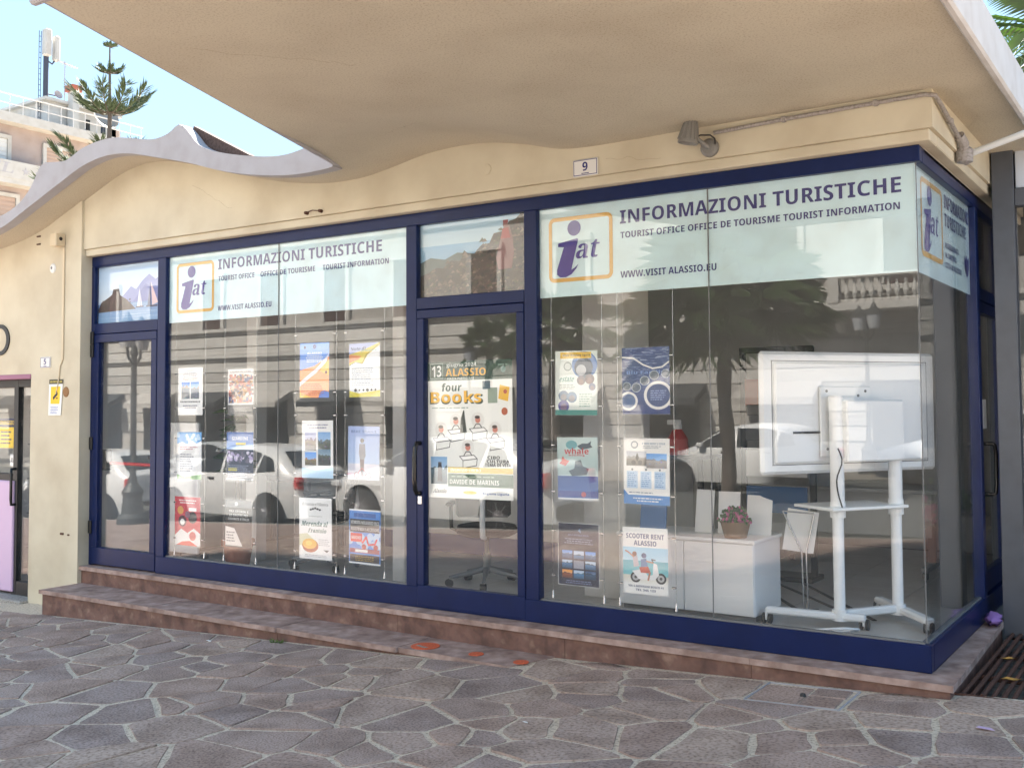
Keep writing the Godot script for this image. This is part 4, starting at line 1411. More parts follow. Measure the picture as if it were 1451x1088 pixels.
	poster("white programme poster with yellow waves top and bottom", c, -4.257, -3.946, 1.52, 1.933)
	c = Canvas.new(self, W)
	c.poly([[0, 0], [1, 0], [1, 0.18], [0.8, 0.24], [0.6, 0.18], [0.4, 0.26], [0.2, 0.2], [0, 0.25]], Color(0.35, 0.66, 0.9))
	for k in 12: c.disc(c.rg.randf(), c.rg.randf() * 0.2, 0.06, Color(0.75, 0.87, 0.95))
	c.print_lines(0.12, 0.3, 0.85, 0.38, 2, Color(0.7, 0.3, 0.4))
	c.print_lines(0.12, 0.45, 0.7, 0.85, 8, Color(0.55, 0.55, 0.6))
	c.poly([[0, 1], [0, 0.9], [0.3, 0.95], [0.7, 0.92], [1, 0.89], [1, 1]], Color(0.35, 0.65, 0.25))
	poster("white flyer with blue sky heading and green foot", c, -6.283, -5.964, 0.825, 1.233)
	c = Canvas.new(self, Color(0.16, 0.22, 0.32))
	c.fade(0, 0, 1, 0.36, Color(0.22, 0.42, 0.7), Color(0.4, 0.6, 0.85))
	c.text("GIARDINI", 0.5, 0.13, 0.07, W, 0.6)
	c.rect(0.35, 0.22, 0.72, 0.27, Color(0.9, 0.8, 0.2))
	for k in 60: c.disc(c.rg.randf(), c.rg.randf_range(0.42, 0.62), 0.05, [Color(0.85, 0.83, 0.9), Color(0.7, 0.65, 0.8), Color(0.35, 0.35, 0.45)][k % 3])
	c.rect(0.06, 0.75, 0.4, 0.82, Color(0.85, 0.8, 0.2))
	c.print_lines(0.06, 0.68, 0.95, 0.95, 7, Color(0.6, 0.65, 0.75))
	c.rect(0, 0.97, 1, 1, W)
	poster("dark blue poster with a pale flower photo across its middle", c, -5.645, -5.322, 0.839, 1.239)
	c = Canvas.new(self, W)
	c.print_lines(0.1, 0.05, 0.9, 0.15, 2, Color(0.5, 0.5, 0.6), true)
	c.photo(0.1, 0.2, 0.46, 0.52, [Color(0.7, 0.72, 0.85), Color(0.6, 0.55, 0.5), Color(0.5, 0.45, 0.5)])
	c.photo(0.52, 0.2, 0.92, 0.52, [Color(0.45, 0.65, 0.85), Color(0.3, 0.35, 0.3), Color(0.35, 0.4, 0.4)])
	c.photo(0.1, 0.55, 0.46, 0.78, [Color(0.4, 0.65, 0.95), Color(0.5, 0.45, 0.3), Color(0.7, 0.5, 0.3)])
	c.photo(0.52, 0.5, 0.92, 0.78, [Color(0.35, 0.5, 0.6), Color(0.2, 0.22, 0.2), Color(0.25, 0.3, 0.25)])
	c.poly([[0, 0.82], [0.5, 0.86], [1, 0.8], [1, 1], [0, 1]], Color(0.7, 0.85, 0.95))
	poster("white poster of four photos above a pale blue foot", c, -4.763, -4.426, 0.885, 1.338)
	c = Canvas.new(self, Color(0.6, 0.72, 0.9))
	c.fade(0, 0, 1, 0.75, Color(0.62, 0.7, 0.88), Color(0.7, 0.8, 0.92))
	c.fade(0, 0.7, 1, 1, Color(0.85, 0.85, 0.9), Color(0.75, 0.78, 0.84))
	c.text("BIKE TRAILS", 0.5, 0.1, 0.05, Color(0.35, 0.45, 0.65), 0.8)
	c.disc(0.45, 0.27, 0.06, Color(0.3, 0.28, 0.27))
	c.poly([[0.36, 0.33], [0.54, 0.33], [0.56, 0.55], [0.52, 0.62], [0.38, 0.62], [0.35, 0.5]], Color(0.45, 0.45, 0.5))
	c.poly([[0.38, 0.62], [0.52, 0.62], [0.5, 0.92], [0.42, 0.92]], Color(0.35, 0.25, 0.3))
	c.stroke([[0.3, 0.9], [0.45, 0.78], [0.62, 0.9], [0.45, 0.93]], 0.02, Color(0.75, 0.2, 0.25))
	for x in [0.28, 0.66]: 
		c.disc(x, 0.92, 0.085, Color(0.55, 0.3, 0.35)); c.disc(x, 0.92, 0.065, Color(0.78, 0.8, 0.85))
	poster("pale blue poster of a standing cyclist with a red bicycle", c, -4.269, -3.951, 0.888, 1.296)
	c = Canvas.new(self, Color(0.78, 0.12, 0.22))
	c.poly([[0, 0.8], [0.25, 0.66], [0.5, 0.74], [0.75, 0.64], [1, 0.74], [1, 1], [0, 1]], W)
	c.print_lines(0.1, 0.05, 0.9, 0.15, 2, W, true)
	for q in [[0.22, 0.28, 0.12, Color(0.85, 0.6, 0.25)], [0.3, 0.5, 0.16, Color(0.3, 0.12, 0.2)], [0.7, 0.42, 0.17, Color(0.16, 0.14, 0.17)], [0.5, 0.36, 0.1, Color(0.5, 0.3, 0.4)], [0.7, 0.8, 0.13, Color(0.8, 0.3, 0.3)]]: c.disc(q[0], q[1], q[2], q[3])
	c.rect(0.55, 0.22, 0.85, 0.29, W)
	c.disc(0.3, 0.52, 0.09, W)
	c.poly([[0.05, 1], [0.3, 0.92], [0.6, 0.9], [0.9, 1]], Color(0.85, 0.25, 0.18))
	poster("red leaflet poster with dark round pictures beside the left door", c, -6.306, -5.973, 0.252, 0.672)
	c = Canvas.new(self, Color(0.1, 0.1, 0.1))
	c.rect(0, 0, 1, 0.16, Color(0.42, 0.45, 0.47))
	c.disc(0.42, 0.08, 0.06, W)
	c.text("LE GROTTE PIU", 0.5, 0.32, 0.05, W, 0.7)
	c.text("COLORATE D'ITALIA", 0.5, 0.4, 0.05, W, 0.8)
	c.text("TRA STORIA E", 0.5, 0.24, 0.05, W, 0.75)
	for k in 200: c.rect(c.rg.randf_range(0.5, 0.98), c.rg.randf_range(0.6, 0.98), c.rg.randf_range(0.6, 1.0), 0.0, Color(0.3, 0.25, 0.2).lerp(Color(0.5, 0.42, 0.32), c.rg.randf()))
	c.poly([[0, 0.56], [0.35, 0.6], [0.65, 0.97], [0, 0.97]], Color(0.88, 0.87, 0.84))
	c.print_lines(0.04, 0.66, 0.4, 0.9, 4, Color(0.4, 0.4, 0.4))
	poster("black cave poster with grey top band and white corner", c, -5.655, -5.336, 0.28, 0.672)
	c = Canvas.new(self, Color(0.94, 0.94, 0.93))
	c.text("Il Frantoio e l'Oleoteca", 0.5, 0.1, 0.05, Color(0.5, 0.5, 0.5), 0.8, "serif_bold", 0.2)
	for k in 5: c.disc(0.36 + 0.07 * k, 0.19 - 0.012 * (2 - absi(k - 2)), 0.035, K, 0.016)
	c.text("vi aspetta per la", 0.5, 0.3, 0.022, Color(0.5, 0.5, 0.5), 0.4)
	c.text("Merenda al", 0.48, 0.42, 0.085, Color(0.05, 0.32, 0.27), 0.8, "serif_bold", 0.3)
	c.text("Frantoio", 0.56, 0.53, 0.07, Color(0.05, 0.32, 0.27), 0.55, "serif_bold", 0.3)
	c.poly([[0, 0.6], [0.25, 0.58], [0.5, 0.7], [0.3, 0.8], [0, 0.78]], Color(0.85, 0.85, 0.72))
	c.disc(0.34, 0.78, 0.25, Color(0.72, 0.38, 0.2), 0.11); c.disc(0.32, 0.75, 0.22, Color(0.93, 0.72, 0.2), 0.085); c.disc(0.3, 0.74, 0.1, Color(0.97, 0.84, 0.4), 0.04)
	c.poly([[0.74, 0.84], [0.92, 0.84], [0.85, 0.88]], Color(0.3, 0.3, 0.3))
	c.print_lines(0.6, 0.66, 0.94, 0.78, 4, Color(0.7, 0.7, 0.7))
	c.print_lines(0.1, 0.92, 0.9, 0.97, 2, Color(0.65, 0.65, 0.65), true)
	poster("white poster with green script lettering and a slice of bread with oil", c, -4.79, -4.439, 0.249, 0.728)
	c = Canvas.new(self, Color(0.3, 0.55, 0.85))
	c.rect(0, 0, 1, 0.03, W); c.rect(0, 0.97, 1, 1, W)
	for k in 16: c.disc(c.rg.randf(), c.rg.randf_range(0.4, 0.7), 0.1, Color(0.75, 0.84, 0.93))
	c.rect(0.15, 0.07, 0.85, 0.15, Color(0.12, 0.35, 0.65))
	c.rect(0.03, 0.18, 0.97, 0.42, Color(0.07, 0.08, 0.1))
	c.text("VENDITA NOLEGGIO BICI", 0.5, 0.24, 0.06, W, 0.9)
	c.text("ASSISTENZA E ACCESSORI", 0.5, 0.36, 0.06, W, 0.9)
	c.rect(0.05, 0.44, 0.42, 0.6, Color(0.85, 0.2, 0.18))
	c.text("NUOVO", 0.23, 0.52, 0.06, W, 0.3)
	c.stroke([[0.42, 0.62], [0.55, 0.5], [0.62, 0.64], [0.82, 0.62], [0.88, 0.54]], 0.05, Color(0.85, 0.15, 0.15))
	for x in [0.48, 0.85]: c.disc(x, 0.68, 0.07, Color(0.7, 0.12, 0.12))
	c.rect(0.03, 0.72, 0.97, 0.8, Color(0.6, 0.25, 0.3)); c.rect(0.2, 0.735, 0.6, 0.785, W)
	c.rect(0.03, 0.83, 0.97, 0.97, Color(0.16, 0.1, 0.1))
	c.print_lines(0.1, 0.85, 0.9, 0.95, 3, Color(0.75, 0.6, 0.2), true)
	poster("blue poster with a red scooter and black text bands", c, -4.257, -3.941, 0.25, 0.663)
	# W3
	c = Canvas.new(self, Color(0.9, 0.94, 0.92))
	c.disc(0.7, 0.22, 0.3, Color(0.3, 0.5, 0.75)); c.disc(0.68, 0.26, 0.22, Color(0.2, 0.3, 0.4)); c.disc(0.62, 0.3, 0.12, Color(0.75, 0.78, 0.8))
	c.rect(0.12, 0.02, 0.86, 0.12, Color(0.92, 0.76, 0.2)); c.text("Whale Watching Liguria", 0.5, 0.07, 0.05, Color(0.3, 0.25, 0.1), 0.66)
	c.disc(0.3, 0.24, 0.1, Color(0.55, 0.62, 0.62)); c.disc(0.3, 0.24, 0.075, Color(0.82, 0.86, 0.85))
	c.text("estate", 0.28, 0.44, 0.08, Color(0.12, 0.5, 0.48), 0.34, "serif_bold", 0.3)
	for q in [[0.62, 0.46, 0.1, Color(0.4, 0.35, 0.4)], [0.82, 0.44, 0.11, Color(0.35, 0.25, 0.3)], [0.88, 0.56, 0.08, Color(0.35, 0.4, 0.55)], [0.2, 0.7, 0.12, Color(0.25, 0.4, 0.55)], [0.4, 0.72, 0.12, Color(0.35, 0.5, 0.65)], [0.2, 0.86, 0.13, Color(0.3, 0.3, 0.6)]]:
		c.disc(q[0], q[1], q[2], q[3]); c.disc(q[0], q[1] + 0.02, q[2] * 0.6, q[3].lerp(Color(0.7, 0.5, 0.4), 0.4))
	c.print_lines(0.1, 0.52, 0.5, 0.6, 3, Color(0.5, 0.55, 0.55)); c.print_lines(0.58, 0.66, 0.92, 0.88, 6, Color(0.4, 0.6, 0.55))
	c.rect(0, 0.92, 1, 1, Color(0.2, 0.55, 0.52))
	poster("pale poster with round boat pictures and a yellow heading", c, -2.392, -2.07, 1.381, 1.809)
	c = Canvas.new(self, Color(0.16, 0.26, 0.5))
	for k in 420:
		var x := c.rg.randf()
		var y := c.rg.randf()
		c.rect(x, y, x + c.rg.randf_range(0.03, 0.16), y + 0.008, Color(0.16, 0.26, 0.5).lerp(Color(0.75, 0.8, 0.88), clampf(c.rg.randf() * (1.25 - y * 1.5), 0, 1)))
	c.stroke([[0.0, 0.14], [0.25, 0.16], [0.45, 0.26], [0.65, 0.32], [0.85, 0.3], [1, 0.22]], 0.035, W)
	c.text("Blu Family", 0.5, 0.38, 0.07, Color(0.5, 0.62, 0.85), 0.8)
	for q in [[0.48, 0.5, 0.1], [0.68, 0.42, 0.1], [0.92, 0.4, 0.09], [0.1, 0.58, 0.09], [0.3, 0.6, 0.1]]:
		c.disc(q[0], q[1], q[2], Color(0.72, 0.76, 0.8)); c.disc(q[0], q[1], q[2] * 0.85, Color(0.35, 0.4, 0.48))
	c.disc(0.76, 0.72, 0.3, W); c.disc(0.76, 0.72, 0.24, Color(0.18, 0.28, 0.5)); c.disc(0.13, 0.8, 0.2, W); c.disc(0.13, 0.8, 0.15, Color(0.3, 0.42, 0.6))
	c.print_lines(0.6, 0.64, 0.94, 0.8, 5, Color(0.6, 0.68, 0.85))
	poster("deep blue sea poster with big white rings", c, -1.886, -1.549, 1.387, 1.815)
	c = Canvas.new(self, Color(0.76, 0.84, 0.83))
	c.fade(0, 0, 1, 0.6, Color(0.78, 0.86, 0.85), Color(0.66, 0.76, 0.76))
	c.fade(0, 0.62, 1, 1, Color(0.22, 0.36, 0.62), Color(0.3, 0.45, 0.72))
	c.disc(0.36, 0.12, 0.14, Color(0.4, 0.65, 0.68), 0.07)
	c.poly([[0.5, 0.14], [0.62, 0.1], [0.76, 0.1], [0.85, 0.06], [0.83, 0.12], [0.88, 0.16], [0.75, 0.18], [0.6, 0.2]], Color(0.2, 0.3, 0.36))
	c.text("whale", 0.48, 0.22, 0.1, Color(0.72, 0.1, 0.14), 0.6); c.text("watching", 0.48, 0.29, 0.035, Color(0.72, 0.1, 0.14), 0.4)
	c.poly([[0.05, 0.42], [0.15, 0.34], [0.3, 0.38], [0.2, 0.46]], Color(0.82, 0.3, 0.2)); c.poly([[0.1, 0.36], [0.14, 0.3], [0.18, 0.36]], Color(0.82, 0.3, 0.2))
	c.poly([[0.28, 0.54], [0.42, 0.5], [0.45, 0.38], [0.58, 0.36], [0.64, 0.46], [0.78, 0.5], [0.72, 0.6], [0.36, 0.62]], Color(0.28, 0.36, 0.4))
	for k in 60: c.rect(c.rg.randf(), c.rg.randf_range(0.6, 0.94), c.rg.randf() * 0.1 + 0.2, 0.0, Color(0.5, 0.62, 0.8))
	c.rect(0, 0.86, 1, 0.96, Color(0.28, 0.33, 0.6)); c.disc(0.64, 0.91, 0.06, Color(0.75, 0.4, 0.4)); c.rect(0, 0.97, 1, 1, W)
	poster("sea poster of a grey boat under red whale lettering", c, -2.38, -2.071, 0.82, 1.234)
	c = Canvas.new(self, W)
	c.disc(0.24, 0.1, 0.08, Color(0.45, 0.5, 0.55)); c.disc(0.24, 0.1, 0.055, W)
	c.text("E BIKE RENT E TOUR", 0.66, 0.08, 0.03, Color(0.45, 0.55, 0.65), 0.5); c.print_lines(0.42, 0.11, 0.9, 0.16, 2, Color(0.55, 0.6, 0.65))
	c.photo(0.06, 0.2, 0.5, 0.42, [Color(0.72, 0.74, 0.78), Color(0.5, 0.48, 0.45), Color(0.6, 0.6, 0.6)], 10)
	c.photo(0.5, 0.23, 0.94, 0.45, [Color(0.4, 0.65, 0.92), Color(0.75, 0.72, 0.7), Color(0.6, 0.6, 0.62)], 20)
	for x in [0.22, 0.36]: c.disc(x, 0.37, 0.05, K)
	c.poly([[0.26, 0.3], [0.3, 0.22], [0.34, 0.3], [0.3, 0.36]], K)
	for k in 3:
		c.rect(0.07 + 0.3 * k, 0.5, 0.31 + 0.3 * k, 0.76, Color(0.72, 0.82, 0.92)); c.print_lines(0.09 + 0.3 * k, 0.52, 0.29 + 0.3 * k, 0.74, 7, Color(0.45, 0.6, 0.78)); c.disc(0.19 + 0.3 * k, 0.475, 0.022, Color(0.3, 0.35, 0.4))
	c.poly([[0, 0.78], [0.1, 0.86], [1, 0.86], [1, 1], [0, 1]], Color(0.2, 0.5, 0.78)); c.rect(0.1, 0.8, 0.86, 0.85, W); c.print_lines(0.12, 0.81, 0.7, 0.84, 1, Color(0.3, 0.4, 0.5))
	c.print_lines(0.2, 0.89, 0.85, 0.97, 2, W, true)
	poster("white rental poster with two cycling photos and three blue boxes", c, -1.881, -1.557, 0.813, 1.234)
	c = Canvas.new(self, Color(0.06, 0.08, 0.2))
	c.poly([[0.48, 0.12], [0.54, 0.08], [0.56, 0.16]], Color(0.4, 0.5, 0.65)); c.text("MARINERIA", 0.5, 0.19, 0.03, Color(0.45, 0.5, 0.65), 0.5)
	c.print_lines(0.1, 0.24, 0.9, 0.34, 3, Color(0.6, 0.63, 0.72), true)
	for k in 9:
		if k == 4: continue
		var x := 0.1 + 0.28 * (k % 3)
		var y := 0.44 + 0.155 * int(k / 3)
		c.photo(x, y, x + 0.25, y + 0.13, [[Color(0.35, 0.6, 0.9), Color(0.2, 0.4, 0.6), Color(0.4, 0.5, 0.6)], [Color(0.7, 0.8, 0.9), Color(0.25, 0.5, 0.7), Color(0.35, 0.45, 0.5)], [Color(0.95, 0.6, 0.2), Color(0.6, 0.3, 0.15), Color(0.3, 0.2, 0.2)], [Color(0.15, 0.3, 0.5), Color(0.1, 0.3, 0.45), Color(0.1, 0.2, 0.3)]][2 if k == 6 else (3 if k == 8 else k % 2)], 6)
	c.rect(0.38, 0.595, 0.63, 0.725, Color(0.6, 0.62, 0.68))
	c.print_lines(0.15, 0.91, 0.85, 0.97, 2, Color(0.5, 0.55, 0.7), true)
	c.rect(0, 0, 1, 0.008, W); c.rect(0, 0.992, 1, 1, W); c.rect(0, 0, 0.012, 1, W); c.rect(0.988, 0, 1, 1, W)
	poster("dark navy poster with a grid of small sea photos", c, -2.381, -2.066, 0.254, 0.666)
	c = Canvas.new(self, W)
	c.text("SCOOTER RENT", 0.5, 0.13, 0.075, Color(0.12, 0.2, 0.42), 0.84); c.text("ALASSIO", 0.5, 0.235, 0.075, Color(0.12, 0.2, 0.42), 0.5)
	c.fade(0, 0.3, 1, 0.58, Color(0.62, 0.82, 0.92), Color(0.75, 0.88, 0.94)); c.fade(0, 0.5, 1, 0.72, Color(0.3, 0.68, 0.75), Color(0.5, 0.78, 0.8)); c.fade(0, 0.72, 1, 0.84, Color(0.86, 0.84, 0.78), Color(0.92, 0.92, 0.9))
	for x in [0.28, 0.84]:
		c.disc(x, 0.75, 0.115, Color(0.12, 0.12, 0.13)); c.disc(x, 0.75, 0.075, Color(0.7, 0.7, 0.7)); c.disc(x, 0.75, 0.03, Color(0.2, 0.2, 0.2))
	c.poly([[0.2, 0.66], [0.45, 0.62], [0.55, 0.72], [0.66, 0.7], [0.68, 0.52], [0.76, 0.54], [0.8, 0.7], [0.7, 0.78], [0.35, 0.78]], Color(0.92, 0.92, 0.92))
	c.stroke([[0.68, 0.52], [0.64, 0.47], [0.72, 0.48]], 0.02, K)
	c.poly([[0.24, 0.6], [0.22, 0.45], [0.32, 0.42], [0.36, 0.58]], Color(0.75, 0.72, 0.75)); c.disc(0.26, 0.4, 0.05, Color(0.45, 0.22, 0.12)); c.stroke([[0.25, 0.45], [0.12, 0.38], [0.06, 0.36]], 0.03, Color(0.75, 0.5, 0.38))
	c.poly([[0.4, 0.6], [0.4, 0.48], [0.52, 0.46], [0.56, 0.6]], Color(0.25, 0.45, 0.65)); c.disc(0.47, 0.42, 0.055, Color(0.2, 0.3, 0.5)); c.poly([[0.36, 0.6], [0.56, 0.58], [0.62, 0.68], [0.4, 0.68]], Color(0.75, 0.28, 0.18)); c.stroke([[0.6, 0.66], [0.56, 0.78]], 0.04, Color(0.75, 0.5, 0.38)); c.stroke([[0.52, 0.5], [0.66, 0.52]], 0.03, Color(0.75, 0.5, 0.38))
	c.text("VIA S.GIOVANNI BOSCO 41", 0.5, 0.885, 0.032, Color(0.15, 0.2, 0.35), 0.78); c.text("TEL 345 123", 0.5, 0.94, 0.032, Color(0.15, 0.2, 0.35), 0.44)
	poster("white scooter rental poster of two riders by turquoise sea", c, -1.893, -1.576, 0.247, 0.666)
	# big door poster
	c = Canvas.new(self, Color(0.93, 0.94, 0.92), 740, 980)
	c.rect(0, 0, 1, 0.14, Color(0.08, 0.25, 0.19)); c.rect(0.03, 0.012, 0.19, 0.128, Color(0.55, 0.62, 0.58)); c.rect(0.038, 0.018, 0.182, 0.122, Color(0.1, 0.26, 0.2))
	c.text("13", 0.11, 0.07, 0.085, W, 0.115)
	c.text("giugno 2024", 0.41, 0.03, 0.036, W, 0.36); c.text("ALASSIO", 0.46, 0.082, 0.056, Color(0.93, 0.68, 0.12), 0.48); c.text("PIAZZA PARTIGIANI", 0.4, 0.128, 0.017, W, 0.32)
	c.disc(0.9, 0.07, 0.03, Color(0.35, 0.5, 0.48)); c.print_lines(0.84, 0.03, 0.97, 0.045, 1, Color(0.6, 0.7, 0.65))
	c.text("four", 0.29, 0.19, 0.06, Color(0.1, 0.25, 0.2), 0.24, "bold", 0.1)
	c.text("Books", 0.345, 0.267, 0.098, Color(0.1, 0.2, 0.15), 0.64); c.text("Books", 0.34, 0.262, 0.088, Color(0.95, 0.72, 0.1), 0.61)
	c.print_lines(0.05, 0.335, 0.55, 0.35, 1, Color(0.4, 0.5, 0.45))
	c.poly([[0.72, 0.2], [0.83, 0.2], [0.83, 0.31], [0.72, 0.31]], Color(0.55, 0.62, 0.55)); c.poly([[0.86, 0.18], [0.97, 0.2], [0.95, 0.3], [0.84, 0.28]], Color(0.92, 0.72, 0.15)); c.rect(0.66, 0.15, 0.75, 0.21, Color(0.3, 0.4, 0.45)); c.disc(0.92, 0.23, 0.02, Color(0.7, 0.3, 0.15)); c.disc(0.91, 0.37, 0.035, Color(0.7, 0.35, 0.2))
	for q in [[0.16, 0.5], [0.34, 0.44], [0.6, 0.43], [0.8, 0.5], [0.48, 0.63]]:
		var x: float = q[0]
		var y: float = q[1]
		c.disc(x, y, 0.075, Color(0.88, 0.88, 0.86)); c.disc(x, y, 0.03, Color(0.8, 0.5, 0.42)); c.disc(x - 0.005, y - 0.02, 0.03, Color(0.3, 0.25, 0.22), 0.012)
		c.stroke([[x - 0.05, y + 0.06], [x - 0.02, y + 0.03], [x + 0.02, y + 0.03], [x + 0.05, y + 0.06]], 0.008, K)
		c.poly([[x - 0.1, y + 0.065], [x + 0.07, y + 0.055], [x + 0.11, y + 0.08], [x - 0.06, y + 0.095]], Color(0.97, 0.97, 0.96))
		c.stroke([[x - 0.1, y + 0.065], [x + 0.07, y + 0.055], [x + 0.11, y + 0.08], [x - 0.06, y + 0.095], [x - 0.1, y + 0.065]], 0.006, K)
		c.stroke([[x - 0.06, y + 0.095], [x - 0.06, y + 0.15], [x + 0.1, y + 0.13], [x + 0.11, y + 0.08]], 0.006, K)
	c.poly([[0.4, 0.42], [0.43, 0.36], [0.44, 0.36], [0.45, 0.42], [0.47, 0.52], [0.39, 0.52]], Color(0.2, 0.24, 0.22))
	c.text("CIBO", 0.78, 0.7, 0.022, K, 0.14); c.text("CULTURA", 0.83, 0.727, 0.022, K, 0.26); c.text("TEMA DI VITA", 0.83, 0.752, 0.022, K, 0.3)
	c.rect(0.24, 0.775, 1, 0.815, Color(0.82, 0.68, 0.15)); c.text("INGRESSO LIBERO", 0.45, 0.795, 0.022, W, 0.36)
	c.rect(0.24, 0.82, 1, 0.915, Color(0.2, 0.36, 0.27)); c.text("DAVIDE DE MARINIS", 0.55, 0.88, 0.034, W, 0.58); c.print_lines(0.28, 0.835, 0.9, 0.85, 1, Color(0.7, 0.78, 0.7))
	c.photo(0.03, 0.7, 0.23, 0.9, [Color(0.5, 0.68, 0.85), Color(0.4, 0.5, 0.55), Color(0.3, 0.4, 0.45)], 10); c.poly([[0.11, 0.88], [0.12, 0.74], [0.16, 0.74], [0.17, 0.88]], Color(0.15, 0.15, 0.2))
	c.text("Alassio", 0.14, 0.95, 0.03, K, 0.16, "serif_bold", 0.3); c.disc(0.5, 0.955, 0.08, Color(0.9, 0.8, 0.35), 0.012); c.text("Regione Liguria", 0.8, 0.96, 0.02, Color(0.2, 0.3, 0.55), 0.3)
	poster("large green and white event poster on the middle door", c, -3.45, -2.713, 0.793, 1.767, -0.045)

# ---------------------------------------------------------------- inside the office
func make_display_stand():
	var u := Vector3(0.56, 0, -0.83).normalized()
	var n := Vector3(0.83, 0, 0.56).normalized()
	var t := Basis(u, Vector3.UP, n)
	var s := thing("display_stand", "white rolling stand carrying a big flat screen seen from behind", "display stand", Vector3(-0.75, 0, -0.9))
	var at := Vector3(-0.737, 1.39, -1.166) - s.position
	var mb := MB.new()
	mb.box(at, Vector3(1.455, 0.8, 0.05), 0.02, t)
	mb.box(at + n * 0.032, Vector3(1.27, 0.66, 0.03), 0.012, t)
	part(s, "screen", mb, M.white_metal)
	mb = MB.new()
	for q in [[0, 0.338, 1.3, 0.006], [0, -0.338, 1.3, 0.006]]: mb.box(at + n * 0.0255 + Vector3(0, q[1], 0), Vector3(q[2], q[3], 0.002), 0.0, t)
	for q in [-0.645, 0.645]: mb.box(at + n * 0.0255 + u * q, Vector3(0.006, 0.67, 0.002), 0.0, t)
	part(s, "screen_seam", mb, M.grey_steel)
	var c1 := Vector3.ZERO
	var c2 := Vector3(-0.482, 0, -1.3) - s.position
	for c in [c1, c2]:
		mb = MB.new()
		var top: float = 1.5 if c == c1 else 1.45
		mb.tube([c + Vector3(0, 0.08, 0), c + Vector3(0, 0.78, 0)], 0.036, 16)
		mb.tube([c + Vector3(0, 0.72, 0), c + Vector3(0, top, 0)], 0.045, 16)
		mb.tube([c + Vector3(0, 0.05, 0), c + Vector3(0, 0.12, 0)], 0.05, 16)
		part(s, "column", mb, M.white_metal)
	mb = MB.new()
	var mid := (c1 + c2) / 2.0
	mb.box(mid + Vector3(0, 1.33, 0) - n * 0.075 - u * 0.1, Vector3(0.42, 0.46, 0.02), 0.006, t)
	part(s, "mounting_plate", mb, M.white_metal)
	for q in [[-0.26, 0.2], [0.0, 0.17], [0.06, 0.2], [-0.26, -0.18]]:
		mb = MB.new()
		mb.lathe([Vector2(0, 0.004), Vector2(0.009, 0.003), Vector2(0.01, 0.0)], Transform3D(t * Basis(Vector3.RIGHT, PI / 2), mid + Vector3(0, 1.33 + q[1], 0) - n * 0.064 + u * q[0]), 10)
		part(s, "screw", mb, M.grey_steel)
	mb = MB.new()
	mb.box(mid + Vector3(0, 1.27, 0) + n * 0.055 + u * 0.015, Vector3(0.47, 0.4, 0.06), 0.01, t)
	part(s, "cover_box", mb, M.white_metal)
	mb = MB.new()
	mb.box(mid + Vector3(0, 0.77, 0) - n * 0.1 - u * 0.05, Vector3(0.62, 0.02, 0.4), 0.005, t)
	part(s, "shelf", mb, M.white_metal)
	for c in [c1, c2]:
		mb = MB.new()
		mb.lathe([Vector2(0.05, -0.05), Vector2(0.05, 0.05), Vector2(0.0, 0.05)], Transform3D(Basis(), c + Vector3(0, 0.76, 0)), 16)
		part(s, "collar", mb, M.white_metal)
	# feet
	mb = MB.new()
	mb.bar(Vector3(-0.46, 0.09, 0.1), Vector3(0.16, 0.075, -0.02), 0.07, 0.045, 0.012)
	part(s, "foot", mb, M.white_metal)
	mb = MB.new()
	mb.bar(c2 + Vector3(-0.2, 0.085, -0.28), c2 + Vector3(0.26, 0.075, 0.28), 0.07, 0.045, 0.012)
	part(s, "foot", mb, M.white_metal)
	mb = MB.new()
	mb.bar(c1 + Vector3(0, 0.09, 0), c2 + Vector3(0, 0.09, 0), 0.06, 0.05, 0.01)
	part(s, "crossbar", mb, M.white_metal)
	for q in [Vector3(-0.45, 0, 0.1), Vector3(0.15, 0, -0.02), c2 + Vector3(-0.2, 0, -0.28), c2 + Vector3(0.25, 0, 0.27)]:
		var c := group_node(s, "caster")
		c.position = q
		for k in [-1, 1]:
			mb = MB.new()
			mb.tube([Vector3(k * 0.012, 0.035, 0), Vector3(k * 0.028, 0.035, 0)], 0.035, 16)
			part(c, "wheel", mb, M.black)
		mb = MB.new()
		mb.box(Vector3(0, 0.05, 0), Vector3(0.016, 0.05, 0.05), 0.004)
		part(c, "fork", mb, M.white_metal)
	mb = MB.new()
	var p := []
	for k in 12: p.append(Vector3(0.03 + 0.018 * sin(k * 0.7), 1.16 - 0.035 * k, 0.06 + 0.012 * cos(k * 1.3)))
	mb.tube(p, 0.005, 6)
	part(s, "cable", mb, M.black)
	mb = MB.new()
	mb.tube([at - u * 0.5 + n * 0.05 + Vector3(0, -0.13, 0), at - u * 0.25 + n * 0.06 + Vector3(0, -0.13, 0), at - u * 0.13 + n * 0.08 + Vector3(0, -0.2, 0)], 0.008, 6)
	part(s, "cable", mb, M.black)
	var w := thing("power_strip", "white power strip with a coiled white cable on the floor by the glass corner", "power strip", Vector3(-0.3, 0.0, -0.5))
	mb = MB.new()
	mb.box(Vector3(0, 0.03, 0), Vector3(0.4, 0.055, 0.07), 0.012, Basis(Vector3.UP, 0.06))
	part(w, "body", mb, M.white_metal)
	mb = MB.new()
	for k in 6: mb.box(Vector3(-0.03 + k * 0.026, 0.058, 0.005), Vector3(0.012, 0.002, 0.03))
	part(w, "sockets", mb, M.grey_steel)
	mb = MB.new()
	p = []
	for k in 34:
		var a := k * 0.42
		p.append(Vector3(-0.4 + (0.15 + 0.03 * sin(k * 0.7)) * cos(a), 0.02 + 0.075 * (0.5 + 0.5 * sin(a + 0.8)), -0.02 + 0.1 * sin(a)))
	p.append(Vector3(-0.19, 0.03, 0.01))
	mb.tube(p, 0.007, 6)
	part(w, "cable", mb, M.white_metal)

